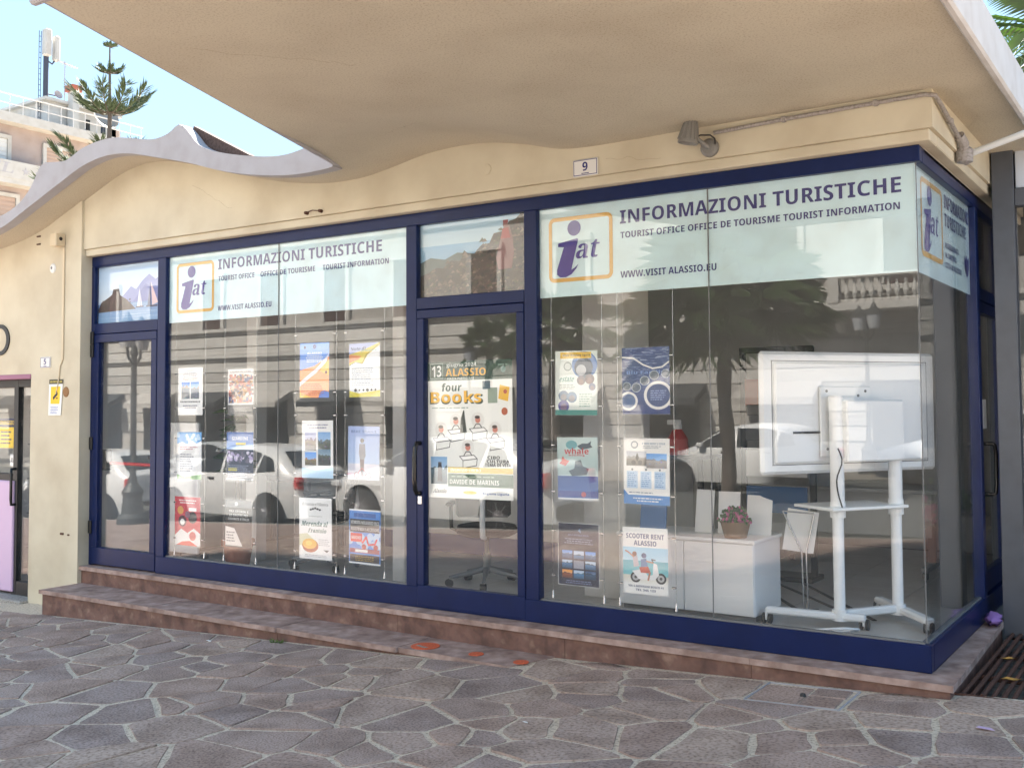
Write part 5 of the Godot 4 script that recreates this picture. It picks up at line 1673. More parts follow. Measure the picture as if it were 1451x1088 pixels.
func office_chair(label: String, x: float, z: float, turn: float):
	var s := thing("office_chair", label, "chair", Vector3(x, 0, z), turn, "office chairs")
	for k in 5:
		var a := TAU * k / 5 + 0.3
		var d := Vector3(cos(a), 0, sin(a))
		var mb := MB.new()
		mb.tube([Vector3(0, 0.13, 0) + d * 0.03, Vector3(0, 0.1, 0) + d * 0.17, Vector3(0, 0.075, 0) + d * 0.31], [0.026, 0.02, 0.014], 8)
		part(s, "base_arm", mb, M.grey_steel)
		mb = MB.new()
		mb.tube([d * 0.31 + Vector3(0, 0.032, 0) - d.cross(Vector3.UP) * 0.025, d * 0.31 + Vector3(0, 0.032, 0) + d.cross(Vector3.UP) * 0.025], 0.032, 12)
		part(s, "caster", mb, M.black)
	var mb := MB.new()
	mb.tube([Vector3(0, 0.1, 0), Vector3(0, 0.26, 0)], 0.03, 12)
	mb.tube([Vector3(0, 0.24, 0), Vector3(0, 0.42, 0)], 0.018, 12)
	part(s, "gas_lift", mb, M.grey_steel)
	mb = MB.new()
	var prof := [Vector2(0.0, 0.0), Vector2(0.2, 0.0), Vector2(0.245, 0.02), Vector2(0.255, 0.05), Vector2(0.235, 0.085), Vector2(0.18, 0.095), Vector2(0.0, 0.088)]
	mb.lathe(prof, Transform3D(Basis().scaled(Vector3(1, 1, 0.95)), Vector3(0, 0.4, 0)), 20)
	part(s, "seat", mb, M.black_cloth)
	mb = MB.new()
	mb.tube([Vector3(0, 0.4, 0.14), Vector3(0, 0.42, 0.28), Vector3(0, 0.56, 0.31), Vector3(0, 0.72, 0.29)], 0.022, 8)
	part(s, "back_support", mb, M.white_metal)
	mb = MB.new()
	mb.box(Vector3(0, 0.8, 0.27), Vector3(0.44, 0.46, 0.06), 0.028, Basis(Vector3.RIGHT, 0.12))
	part(s, "backrest", mb, M.black_cloth)
	for k in [-1, 1]:
		mb = MB.new()
		mb.tube([Vector3(k * 0.22, 0.43, 0.0), Vector3(k * 0.29, 0.46, 0.0), Vector3(k * 0.295, 0.64, -0.02)], 0.016, 8)
		mb.box(Vector3(k * 0.295, 0.655, -0.03), Vector3(0.06, 0.03, 0.26), 0.012)
		part(s, "armrest", mb, M.black)

func make_interior():
	make_display_stand()
	office_chair("black office chair behind the middle door", -3.62, -1.02, 0.5)
	office_chair("black office chair behind the lower posters of the left window", -5.4, -0.98, 2.4)
	var s := thing("low_cabinet", "long white low cabinet behind the scooter rental poster", "cabinet", Vector3(-1.76, 0, -0.98))
	var mb := MB.new()
	mb.box(Vector3(0, 0.02, -0.01), Vector3(0.98, 0.04, 0.44), 0.0)
	part(s, "plinth", mb, M.grey_steel)
	mb = MB.new()
	mb.box(Vector3(0, 0.28, -0.01), Vector3(1.0, 0.48, 0.5), 0.003)
	part(s, "carcass", mb, M.white_paint)
	for k in 2:
		mb = MB.new()
		mb.box(Vector3(-0.25 + 0.5 * k, 0.28, 0.25), Vector3(0.494, 0.47, 0.018), 0.003)
		part(s, "door", mb, M.white_paint)
	mb = MB.new()
	mb.box(Vector3(0, 0.533, 0.0), Vector3(1.03, 0.025, 0.54), 0.005)
	part(s, "top", mb, M.white_paint)
	var y := 0.546
	var cards := [[-1.72, 0.15, 0.3, -0.2, "tall white sheet standing at the left on the white cabinet"], [-1.545, 0.155, 0.29, 0.1, "tall white sheet standing in the middle of the white cabinet"], [-1.34, 0.19, 0.27, -0.12, "white sheet with a stepped top standing behind the flower basket"]]
	for k in 3:
		var c: Array = cards[k]
		var o := thing("display_card", c[4], "card", Vector3(c[0], y, -0.98 - 0.03 * k), c[3], "white cards on the cabinet")
		mb = MB.new()
		mb.prism(PackedVector2Array([Vector2(-c[1] / 2, 0), Vector2(c[1] / 2, 0), Vector2(c[1] / 2, c[2] - (0.03 if k == 2 else 0.0)), Vector2(0.02, c[2] - (0.01 if k == 2 else 0.0)), Vector2(0.0, c[2]), Vector2(-c[1] / 2, c[2])]), Transform3D(Basis(Vector3.RIGHT, -0.12), Vector3.ZERO), 0.003)
		part(o, "sheet", mb, M.paper)
		mb = MB.new()
		mb.prism(PackedVector2Array([Vector2(0, 0), Vector2(0.09, 0), Vector2(0.02, 0.18)]), Transform3D(Basis(Vector3.UP, PI / 2), Vector3(0, 0, -0.006)), 0.003)
		part(o, "strut", mb, M.paper)
	s = thing("flower_basket", "small wicker basket of pink heather on the white cabinet", "basket", Vector3(-1.42, y, -0.82))
	mb = MB.new()
	mb.lathe([Vector2(0.0, 0.0), Vector2(0.075, 0.0), Vector2(0.1, 0.1), Vector2(0.105, 0.11), Vector2(0.095, 0.11), Vector2(0.0, 0.09)], Transform3D(), 16)
	part(s, "basket", mb, M.wicker)
	rng.seed = 44
	mb = MB.new()
	var fl := MB.new()
	for k in 260:
		var a := rng.randf() * TAU
		var e := rng.randf_range(0.1, 1.4)
		var d := Vector3(cos(a) * cos(e), sin(e), sin(a) * cos(e))
		var q := Vector3(0, 0.09, 0) + d * rng.randf_range(0.05, 0.12)
		(fl if k % 3 == 0 else mb).box(q, Vector3(0.012, 0.02, 0.012), 0.0, Basis(Vector3(rng.randf(), rng.randf(), 0.3).normalized(), rng.randf() * 3))
	part(s, "foliage", mb, M.leaf).set_meta("kind", "stuff")
	part(s, "blossom", fl, M.pink_bloom).set_meta("kind", "stuff")
	s = thing("blue_folder", "bright blue folder leaning beside the white cards", "folder", Vector3(-2.05, y, -0.86), 0.15)
	mb = MB.new()
	mb.box(Vector3(0, 0.11, 0), Vector3(0.19, 0.22, 0.03), 0.004, Basis(Vector3.RIGHT, -0.2))
	part(s, "cover", mb, M.blue_card)
	mb = MB.new()
	mb.box(Vector3(0.0, 0.112, -0.001), Vector3(0.184, 0.224, 0.022), 0.001, Basis(Vector3.RIGHT, -0.2))
	part(s, "pages", mb, M.paper)
	# small sign stand
	s = thing("sheet_stand", "thin steel stand with a V frame holding a white sheet", "stand", Vector3(-1.1, 0, -1.28), 0.59)
	mb = MB.new()
	mb.tube([Vector3(-0.01, 0.01, 0), Vector3(-0.02, 0.42, 0), Vector3(-0.14, 0.7, -0.02)], 0.006, 6)
	mb.tube([Vector3(0.02, 0.01, 0), Vector3(0.012, 0.42, 0), Vector3(0.08, 0.68, -0.02)], 0.006, 6)
	mb.tube([Vector3(-0.14, 0.7, -0.02), Vector3(0.08, 0.68, -0.02)], 0.006, 6)
	mb.box(Vector3(0, 0.004, 0), Vector3(0.24, 0.008, 0.2), 0.002)
	part(s, "frame", mb, M.steel)
	mb = MB.new()
	mb.box(Vector3(-0.015, 0.56, -0.03), Vector3(0.22, 0.29, 0.003), 0.0, Basis(Vector3(0, 0, 1), -0.16))
	part(s, "sheet", mb, M.paper)
	# reception counter
	s = thing("reception_counter", "long pale grey reception counter with a navy foot behind the chairs", "counter", Vector3(-4.3, 0, -2.7))
	mb = MB.new()
	mb.box(Vector3(0, 0.09, 0.0), Vector3(3.2, 0.18, 0.6), 0.0)
	part(s, "plinth", mb, M.navy_light)
	mb = MB.new()
	mb.box(Vector3(0, 0.6, 0.02), Vector3(3.24, 0.84, 0.6), 0.005)
	part(s, "body", mb, M.white_plaster)
	mb = MB.new()
	mb.box(Vector3(0, 1.04, 0.04), Vector3(3.3, 0.04, 0.7), 0.006)
	part(s, "top", mb, M.grey_steel)
	# tall black frame with hooks
	s = thing("black_frame_rack", "tall thin black frame rack standing behind the big screen", "rack", Vector3(-1.95, 0, -2.6))
	mb = MB.new()
	for q in [-0.09, 0.5]: mb.lim(q - 0.025, q + 0.025, 0.0, 1.92, -0.02, 0.02, 0.004)
	mb.lim(-0.115, 0.525, 1.88, 1.93, -0.02, 0.02, 0.004)
	mb.lim(-0.12, 0.53, 0.0, 0.04, -0.15, 0.15, 0.004)
	part(s, "frame", mb, M.black)
	for k in 5:
		mb = MB.new()
		mb.box(Vector3(0.2, 0.35 + 0.3 * k, 0.03), Vector3(0.52, 0.22, 0.02), 0.003)
		part(s, "leaflet_rack", mb, [M.grey_wall, M.blue_card, M.paper, M.grey_steel, M.brick_red][k])
	# desk
	s = thing("desk", "grey desk on castered legs behind the sheet stand", "desk", Vector3(-1.35, 0, -3.4))
	mb = MB.new()
	mb.box(Vector3(0, 0.72, 0), Vector3(1.5, 0.03, 0.7), 0.004)
	part(s, "top", mb, M.grey_wall)
	mb = MB.new()
	mb.box(Vector3(0, 0.52, 0.25), Vector3(1.4, 0.36, 0.02), 0.002)
	part(s, "front_panel", mb, M.grey_wall)
	for q in [-0.65, 0.65]:
		mb = MB.new()
		mb.lim(q - 0.03, q + 0.03, 0.08, 0.705, -0.03, 0.03, 0.005)
		mb.lim(q - 0.03, q + 0.03, 0.06, 0.1, -0.32, 0.32, 0.005)
		part(s, "leg", mb, M.grey_steel)
		for z in [-0.28, 0.28]:
			mb = MB.new()
			mb.tube([Vector3(q - 0.02, 0.03, z), Vector3(q + 0.02, 0.03, z)], 0.03, 10)
			part(s, "caster", mb, M.black)
	s = thing("side_table", "small dark table behind the blue ring poster", "table", Vector3(-2.4, 0, -2.05))
	mb = MB.new()
	mb.box(Vector3(0, 1.02, 0), Vector3(0.6, 0.03, 0.4), 0.004)
	part(s, "top", mb, M.black)
	for q in [[-0.27, -0.17], [0.27, -0.17], [0.27, 0.17], [-0.27, 0.17]]:
		mb = MB.new()
		mb.lim(q[0] - 0.02, q[0] + 0.02, 0.0, 1.005, q[1] - 0.02, q[1] + 0.02, 0.003)
		part(s, "leg", mb, M.black)
	s = thing("red_bottle", "red bottle with a white spray head on the small dark table", "bottle", Vector3(-2.38, 1.036, -2.0))
	mb = MB.new()
	mb.lathe([Vector2(0, 0), Vector2(0.085, 0), Vector2(0.09, 0.03), Vector2(0.085, 0.13), Vector2(0.055, 0.18), Vector2(0.035, 0.21), Vector2(0.0, 0.21)], Transform3D(), 16)
	part(s, "body", mb, M.red)
	mb = MB.new()
	mb.lathe([Vector2(0.036, 0.2), Vector2(0.036, 0.25), Vector2(0.0, 0.26)], Transform3D(), 12)
	mb.box(Vector3(-0.03, 0.265, 0), Vector3(0.12, 0.04, 0.03), 0.006)
	part(s, "spray_head", mb, M.white_metal)
	# cable tracks on the floor
	var tr := [[Vector3(-1.76, 0.004, -2.14), Vector3(-1.17, 0.004, -1.33)], [Vector3(-1.67, 0.004, -2.32), Vector3(-0.95, 0.004, -1.5)], [Vector3(-1.49, 0.004, -2.42), Vector3(-0.62, 0.004, -1.24)]]
	for k in 3:
		mb = MB.new()
		mb.bar(tr[k][0], tr[k][1], 0.03, 0.007, 0.002)
		tag(part(self, "floor_strip", mb, M.black), ["black floor strip nearest the white cabinet", "black floor strip between the two others", "black floor strip nearest the rolling stand"][k], "floor strip", "black floor strips")
	# plant
	s = thing("potted_plant", "leafy plant in a terracotta pot behind the left window posters", "plant", Vector3(-6.1, 0, -0.62))
	mb = MB.new()
	mb.lathe([Vector2(0, 0), Vector2(0.1, 0.0), Vector2(0.135, 0.2), Vector2(0.15, 0.2), Vector2(0.15, 0.25), Vector2(0.13, 0.25), Vector2(0.12, 0.22), Vector2(0, 0.22)], Transform3D(), 18)
	part(s, "pot", mb, M.terracotta)
	mb = MB.new()
	mb.tube([Vector3(0, 0.2, 0), Vector3(0.02, 0.6, 0.01), Vector3(-0.03, 1.0, 0.0), Vector3(-0.1, 1.3, -0.02)], [0.016, 0.013, 0.01, 0.006], 7)
	part(s, "stem", mb, M.bark)
	mb = MB.new()
	for k in 46:
		var h := rng.randf_range(0.75, 1.45)
		var a := rng.randf() * TAU
		var d := Vector3(cos(a), rng.randf_range(-0.5, 0.5), sin(a)).normalized()
		blade(mb, Vector3(-0.05, h, 0), d, rng.randf_range(0.14, 0.26), 0.05)
	part(s, "foliage", mb, M.leaf)
	s = thing("white_partition", "white partition panel standing behind the left door", "partition", Vector3(-6.98, 0, -0.7))
	mb = MB.new()
	mb.box(Vector3(0, 0.68, 0), Vector3(0.5, 1.24, 0.03), 0.006)
	part(s, "panel", mb, M.white_paint)
	for q in [-0.2, 0.2]:
		mb = MB.new()
		mb.box(Vector3(q, 0.03, 0), Vector3(0.04, 0.06, 0.3), 0.004)
		part(s, "foot", mb, M.grey_steel)
	s = thing("dark_table", "dark table with papers behind the left window", "table", Vector3(-6.75, 0, -1.9))
	mb = MB.new()
	mb.box(Vector3(0, 0.72, 0), Vector3(1.1, 0.05, 0.6), 0.004)
	part(s, "top", mb, M.black)
	for q in [[-0.5, -0.25], [0.5, -0.25], [0.5, 0.25], [-0.5, 0.25]]:
		mb = MB.new()
		mb.lim(q[0] - 0.025, q[0] + 0.025, 0.0, 0.695, q[1] - 0.025, q[1] + 0.025, 0.003)
		part(s, "leg", mb, M.grey_steel)
	# goods behind the neighbour's door
	for k in 5:
		s = thing("paper_bag", ["topmost paper bag stacked in the neighbour's glass door", "second paper bag down in the neighbour's glass door", "middle paper bag stacked in the neighbour's glass door", "second lowest paper bag in the neighbour's glass door", "lowest paper bag, bluish, in the neighbour's glass door"][k], "bag", Vector3(-8.4, 1.1 - 0.34 * k, -0.22), 0.0, "bags in the neighbour's door")
		mb = MB.new()
		mb.box(Vector3(0, 0.15, 0), Vector3(0.24, 0.29, 0.14), 0.02, Basis(Vector3.UP, 0.1 * (k % 3 - 1)))
		part(s, "bag", mb, [M.beige_plastic, M.paper, M.white_plaster, M.paper, M.panel_pale][k])
		mb = MB.new()
		mb.box(Vector3(0.0, 0.17, 0.074), Vector3(0.12, 0.12, 0.004), 0.001, Basis(Vector3.UP, 0.1 * (k % 3 - 1)))
		part(s, "print", mb, [M.grey_steel, M.ink, M.grey_wall, M.beige_plastic, M.blue_card][k])
	for k in 5:
		mb = MB.new()
		mb.lim(-8.56, -8.28, 1.085 - 0.34 * k, 1.098 - 0.34 * k, -0.35, -0.08, 0.002)
		tag(part(self, "glass_shelf", mb, M.grey_steel), ["topmost shelf in the neighbour's glass door", "second shelf down in the neighbour's glass door", "middle shelf in the neighbour's glass door", "second lowest shelf in the neighbour's glass door", "lowest shelf in the neighbour's glass door"][k], "shelf", "shelves in the neighbour's door")
	var cv := Canvas.new(self, Color(0.92, 0.78, 0.1), 300, 360)
	cv.rect(0, 0, 1, 0.3, Color(0.1, 0.12, 0.3)); cv.text("OMAGGIO", 0.5, 0.15, 0.14, Color(0.95, 0.8, 0.1), 0.9); cv.print_lines(0.1, 0.4, 0.9, 0.9, 4, Color(0.1, 0.12, 0.3))
	var o := part(self, "window_flyer", sheet_mesh(0.28, 0.3), print_mat(cv))
	o.position = Vector3(-8.86, 1.2, -0.04)
	tag(o, "yellow and dark blue flyer in the neighbour's window", "flyer")
	cv = Canvas.new(self, Color(0.9, 0.9, 0.9), 300, 300)
	cv.text("AMB", 0.5, 0.5, 0.4, Color(0.15, 0.15, 0.18), 0.8)
	o = part(self, "window_flyer", sheet_mesh(0.11, 0.12), print_mat(cv))
	o.position = Vector3(-8.74, 0.93, -0.04)
	tag(o, "small white square sticker low in the neighbour's window", "sticker")

func blade(mb: MB, at: Vector3, d: Vector3, l: float, w: float, droop := 0.25):
	var s := d.cross(Vector3.UP)
	s = s.normalized() if s.length() > 0.05 else Vector3.RIGHT
	var m := at + d * l * 0.5
	var e := at + d * l + Vector3.DOWN * l * droop
	mb.face([at, m + s * w / 2, e, m - s * w / 2], at - Vector3.UP * 5)

# ---------------------------------------------------------------- around the shop
func make_near():
	# grating
	var g := thing("drain_grating", "rusty grating of round bars beside the step corner", "grating", Vector3(0, 0, 0))
	var y := g_y(0.4)
	var bar := MB.new()
	bar.tube([Vector3(0, 0, -2.0), Vector3(0, 0, 0.0)], 0.0125, 8)
	var bm := bar.mesh()
	for k in 15:
		var o := part(g, "bar", bm, M.rust)
		o.position = Vector3(0.155 + 0.048 * k, y - 0.012 + 0.001 * (k % 3), 0.03 - 0.002 * k)
	for z in [0.035, -0.5, -1.1, -1.7]:
		var mb := MB.new()
		mb.lim(0.125, 0.86, y - 0.05, y - 0.027, z - 0.02, z + 0.012, 0.003)
		part(g, "crossbar", mb, M.rust)
	var mb := MB.new()
	mb.lim(0.84, 0.862, y - 0.06, y + 0.004, -2.0, 0.05, 0.003)
	mb.lim(0.12, 0.84, y - 0.06, y + 0.002, 0.048, 0.062, 0.003)
	part(g, "frame", mb, M.rust)
	# inspection cover
	var c := thing("inspection_cover", "square inspection cover filled with paving in front of the step", "cover", Vector3(-0.57, g_y(-0.57), 0.41))
	mb = MB.new()
	for q in [[0, -0.2, 0.5, 0.012], [0, 0.2, 0.5, 0.012]]: mb.box(Vector3(q[0], 0.002, q[1]), Vector3(q[2], 0.012, q[3] * 0.6))
	for q in [-0.25, 0.25]: mb.box(Vector3(q, 0.002, 0), Vector3(0.007, 0.012, 0.388))
	part(c, "rim", mb, M.fascia_paint)
	c.rotation.z = 0.04
	for q in [[-0.11, 0.02, 0.26, 0.34, 2], [0.125, 0.09, 0.19, 0.19, 5], [0.125, -0.1, 0.19, 0.16, 0]]:
		mb = MB.new()
		mb.box(Vector3(q[0], 0.001, q[1]), Vector3(q[2], 0.012, q[3]), 0.004, Basis(Vector3.UP, 0.03))
		part(c, "stone", mb, M["paving_%d" % q[4]])
	mb = MB.new()
	mb.lathe([Vector2(0, 0.022), Vector2(0.014, 0.02), Vector2(0.018, 0.005)], Transform3D(Basis(), Vector3(0.01, 0, 0.02)), 10)
	part(c, "lifting_knob", mb, M.black)
	# pavilion
	var p := thing("steel_pavilion", "dark steel framed pavilion with a pale blue top panel beside the shop", "pavilion", Vector3(0, 0, 0))
	for q in [[0.1, 0.235, -1.8, -1.67], [3.9, 4.03, -1.8, -1.67]]:
		mb = MB.new()
		mb.lim(q[0] + 0.02, q[1] - 0.02, -0.1, 3.2, q[2] + 0.02, q[3] - 0.02, 0.004)
		mb.lim(q[0], q[1], -0.1, 3.2, q[2], q[2] + 0.016, 0.003)
		mb.lim(q[0], q[1], -0.1, 3.2, q[3] - 0.016, q[3], 0.003)
		part(p, "post", mb, M.post_paint)
	mb = MB.new()
	mb.lim(0.235, 3.9, 2.76, 2.88, -1.79, -1.69, 0.004)
	part(p, "beam", mb, M.post_paint)
	mb = MB.new()
	mb.lim(0.24, 3.9, 2.885, 3.19, -1.76, -1.72, 0.004)
	part(p, "top_panel", mb, M.panel_pale)
	mb = MB.new()
	mb.lim(0.24, 3.9, -0.06, 2.76, -1.76, -1.735)
	part(p, "front_screen", mb, M.glass)
	mb = MB.new()
	mb.lim(0.093, 4.03, 3.2, 3.28, -8.0, -1.67, 0.01)
	mb.lim(-0.3, 0.093, 3.2, 3.28, -8.0, -3.21, 0.01)
	part(p, "roof", mb, M.post_paint)
	mb = MB.new()
	mb.lim(0.0, 4.03, -0.1, 3.2, -8.0, -7.9)
	mb.lim(3.95, 4.03, -0.1, 3.2, -7.9, -1.8)
	mb.lim(-0.05, 0.05, -0.1, 3.2, -7.9, -3.21)
	part(p, "rear_wall", mb, M.pavilion_dark)
	for k in 3:
		var q := thing("garden_pot", ["red flower tub inside the dark pavilion", "green shrub tub inside the dark pavilion", "small pale tub inside the dark pavilion"][k], "tub", Vector3([0.9, 1.3, 0.75][k], g_y(1.0), [-4.6, -6.5, -5.6][k]))
		mb = MB.new()
		mb.lathe([Vector2(0, 0), Vector2(0.16, 0), Vector2(0.22, 0.34), Vector2(0.2, 0.34), Vector2(0.0, 0.3)], Transform3D(), 16)
		part(q, "tub", mb, [M.terracotta, M.grey_steel, M.kerb][k])
		mb = MB.new()
		for i in 70:
			var d := Vector3(rng.randf_range(-1, 1), rng.randf_range(0.1, 1.4), rng.randf_range(-1, 1)).normalized()
			blade(mb, Vector3(0, 0.32, 0) + d * rng.randf_range(0.05, 0.25), d, 0.14, 0.06)
		part(q, "foliage", mb, [M.pink_bloom, M.leaf, M.leaf][k])
	c = thing("crumpled_bag", "crumpled purple plastic bag on the step by the side door", "bag", Vector3(0.07, 0.0, -1.5))
	mb = MB.new()
	rng.seed = 77
	var rows := []
	for i in 7:
		var row := []
		for k in 11:
			var a := TAU * (k % 10) / 10.0
			var r := 0.055 * sin(PI * (i + 0.35) / 6.7) * (1.0 + 0.35 * sin(k % 10 * 2.7 + i * 1.9))
			row.append(Vector3(0.9 * r * cos(a), 0.045 + r * 0.7 * sin(a), -0.12 + i * 0.04))
		rows.append(row)
	mb.sheet(rows)
	part(c, "film", mb, M.purple_cloth)
	# leaves and litter
	var spots := [[0.33, -0.35, 0], [0.52, -0.55, 1], [0.62, -0.22, 1], [0.25, -0.85, 0], [0.5, -1.2, 0], [0.7, -0.9, 1]]
	for k in spots.size():
		var l := MB.new()
		var q: Array = spots[k]
		l.sheet([[Vector3(-0.05, 0.004, 0), Vector3(-0.02, 0.012, 0.022), Vector3(0.02, 0.008, 0.02), Vector3(0.06, 0.016, 0)], [Vector3(-0.05, 0.004, 0), Vector3(-0.02, 0.002, 0.0), Vector3(0.02, 0.0, 0.0), Vector3(0.06, 0.016, 0)], [Vector3(-0.05, 0.004, 0), Vector3(-0.02, 0.014, -0.022), Vector3(0.02, 0.01, -0.02), Vector3(0.06, 0.016, 0)]])
		var o := part(self, "fallen_leaf", l, M.fallen if q[2] == 0 else M.fallen_brown)
		o.position = Vector3(q[0], y + 0.003, q[1]); o.rotation.y = k * 1.3
		tag(o, ["yellow fallen leaf on the grating nearest the step", "brown fallen leaf in the middle of the grating", "brown fallen leaf at the front of the grating", "yellow fallen leaf deep on the grating by the step", "yellow fallen leaf farthest back on the grating", "brown fallen leaf at the far side of the grating"][k], "leaf", "leaves on the grating")
	var bits := [[0.37, 0.66, "pale pink scrap of paper on the paving at the lower right", 0.03, M.pink_panel], [-1.62, 1.5, "tiny pale scrap on the paving before the middle of the shop", 0.012, M.paper], [-4.9, 0.72, "tiny white scrap on the paving near the lower step", 0.02, M.paper]]
	for b in bits:
		mb = MB.new()
		mb.prism(PackedVector2Array([Vector2(-b[3], -b[3] * 0.7), Vector2(b[3] * 0.8, -b[3] * 0.5), Vector2(b[3] * 1.5, b[3] * 0.6), Vector2(0, b[3] * 0.5), Vector2(-b[3] * 1.3, b[3] * 0.3)]), Transform3D(Basis(Vector3.RIGHT, Vector3.BACK, Vector3.DOWN), Vector3.ZERO), 0.001)
		var o := part(self, "paper_scrap", mb, b[4])
		o.position = Vector3(b[0], g_y(b[0]) + 0.014, b[1])
		tag(o, b[2], "litter")
	mb = MB.new()
	for k in 60:
		var d := Vector3(rng.randf_range(-1, 1), rng.randf_range(0.4, 1.4), rng.randf_range(-0.6, 1)).normalized()
		blade(mb, Vector3(rng.randf_range(-0.05, 0.05), 0, rng.randf_range(-0.02, 0.03)), d, rng.randf_range(0.02, 0.06), 0.008)
	var wd := part(self, "weed_tuft", mb, M.weed)
	wd.position = Vector3(-4.38, g_y(-4.38), 0.53)
	tag(wd, "small green weed growing at the foot of the lower step", "weed")

# ---------------------------------------------------------------- hotel, mast and pine
func make_hotel():
	var X := -50.0
	var h := thing("hotel", "pinkish hotel with white bands and peach shutters behind the wavy roof", "hotel", Vector3(X, -1.2, 0))
	var mb := MB.new()
	mb.lim(-14, 0.0, 0, 17.3, -31.6, 8.0)
	part(h, "wall", mb, M.hotel_pink)
	mb = MB.new()
	mb.lim(-14.5, 0.75, 17.3, 17.78, -32.1, 8.5)
	part(h, "cornice", mb, M.hotel_white)
	for f in 5:
		mb = MB.new()
		var y := 14.3 - 3.0 * f
		mb.lim(0.0, 0.9, y - 0.2, y + 0.06, -25.9, 8.0)
		part(h, "balcony_slab", mb, M.hotel_white)
		if f == 0:
			mb = MB.new()
			mb.lim(0.84, 0.92, y + 0.06, y + 0.96, -25.9, 8.0)
			part(h, "balcony_front", mb, M.hotel_white)
			mb = MB.new()
			var t := Transform3D(Basis(Vector3(0, 0, -1), Vector3.UP, Vector3.RIGHT), Vector3(0.925, 0, 0))
			letters(mb, "HOTEL", t, 19.9, y + 0.3, 0.55, 4.0, "serif_bold", 0.3)
			part(h, "lettering", mb, M.fascia_paint)
			for k in 2:
				mb = MB.new()
				var st := PackedVector2Array()
				for i in 10: st.append(Vector2((0.22 if i % 2 == 0 else 0.09) * sin(TAU * i / 10), (0.22 if i % 2 == 0 else 0.09) * cos(TAU * i / 10)))
				mb.prism(st, Transform3D(t.basis, Vector3(0.925, y + 0.5, -24.6 - 0.7 * k)), 0.01)
				part(h, "star", mb, M.fascia_paint)
		for k in 10:
			var z := -23.3 + 3.4 * k - (0.5 if f % 2 else 0.0)
			if z > 7.0: continue
			window_unit(h, z, y + 0.1, 1.55, 2.15, M.shutter_white if (k + f) % 3 == 0 else M.shutter_peach, f == 0 or k < 4)
		window_unit(h, -27.0, y + 0.5, 1.5, 1.75, M.shutter_peach, true)
		window_unit(h, -30.0, y + 0.5, 1.4, 1.75, M.shutter_peach, true)
		if f > 0 and f < 3:
			mb = MB.new()
			for k in 60: mb.lim(0.85, 0.88, y + 0.06, y + 0.95, -25.8 + k * 0.14, -25.785 + k * 0.14)
			mb.lim(0.84, 0.9, y + 0.93, y + 0.97, -25.9, -17.0)
			part(h, "railing", mb, M.hotel_white)
	# roof terrace
	mb = MB.new()
	mb.lim(-6, -0.9, 17.78, 19.4, -31.2, -26.9)
	part(h, "penthouse", mb, M.hotel_white)
	mb = MB.new()
	mb.lim(-6.2, -0.6, 19.4, 19.55, -31.4, -26.6)
	part(h, "penthouse_roof", mb, M.hotel_white)
	for k in 3:
		mb = MB.new()
		mb.lim(-0.9, -0.88, 18.3, 18.9, -28.5 - k * 1.0, -28.2 - k * 1.0)
		part(h, "penthouse_window", mb, M.dark_glass)
	var ch := group_node(h, "chimney")
	mb = MB.new()
	mb.lim(-0.75, -0.25, 17.78, 20.1, -28.4, -28.0)
	part(ch, "stack", mb, M.hotel_white)
	mb = MB.new()
	mb.lim(-0.85, -0.15, 20.1, 20.45, -28.5, -27.9)
	part(ch, "pot", mb, M.brick_red)
	ch = group_node(h, "chimney")
	mb = MB.new()
	mb.lim(-1.6, -0.9, 17.78, 18.7, -31.5, -30.9)
	part(ch, "stack", mb, M.shutter_peach)
	mb = MB.new()
	for k in 40: mb.lim(0.6, 0.63, 17.78, 18.75, -31.8 + k * 0.72, -31.77 + k * 0.72)
	mb.lim(0.58, 0.65, 18.72, 18.78, -31.9, -3.0)
	mb.lim(0.59, 0.64, 18.25, 18.29, -31.9, -3.0)
	part(h, "roof_railing", mb, M.fascia_pale)
	# mast
	var m := thing("antenna_mast", "dark roof mast with two white panel antennas", "mast", Vector3(X - 1.5, 16.55, -27.15))
	mb = MB.new()
	mb.tube([Vector3(0, 0, 0), Vector3(0, 4.7, 0)], 0.14, 10)
	part(m, "pole", mb, M.mast)
	for q in [[0.05, 4.25, 5.75, 0.2], [-0.5, 4.1, 5.5, 0.15]]:
		mb = MB.new()
		mb.lim(-0.05, 0.35, q[1], q[2], q[0] - q[3], q[0] + q[3], 0.06)
		part(m, "panel_antenna", mb, M.hotel_white)
	mb = MB.new()
	mb.tube([Vector3(0, 4.1, 0), Vector3(0.1, 3.9, -0.3), Vector3(0.1, 4.2, -0.5)], 0.05, 8)
	part(m, "bracket", mb, M.mast)
	mb = MB.new()
	mb.tube([Vector3(0, 2.2, 0), Vector3(0.1, 2.2, -0.6)], 0.04, 8)
	part(m, "bracket", mb, M.mast)
	mb = MB.new()
	for s in [-0.3, -0.42]:
		mb.tube([Vector3(0, 0, -s), Vector3(0, 5.6, -s)], 0.02, 5)
	for k in 18: mb.tube([Vector3(0, 0.2 + 0.3 * k, 0.3), Vector3(0, 0.2 + 0.3 * k, 0.42)], 0.018, 5)
	part(m, "ladder", mb, M.mast)
	for q in [[-0.4, 0.9, 0.4], [-0.9, 1.1, 0.3], [-0.6, 2.2, 0.25], [-0.9, 0.5, 0.28]]:
		mb = MB.new()
		mb.lathe([Vector2(0.0, 0.0), Vector2(q[2] * 0.6, 0.07), Vector2(q[2], 0.18), Vector2(q[2] * 0.6, 0.1), Vector2(0.0, 0.04)], Transform3D(Basis(Vector3(0, 0, 1), -1.3) * Basis(Vector3.UP, 0.4), Vector3(0.1, q[1], q[0])), 14)
		part(m, "dish", mb, M.fascia_paint)
	m = thing("tv_antenna", "thin television aerial standing right of the roof mast", "aerial", Vector3(X - 1.2, 16.55, -28.1))
	mb = MB.new()
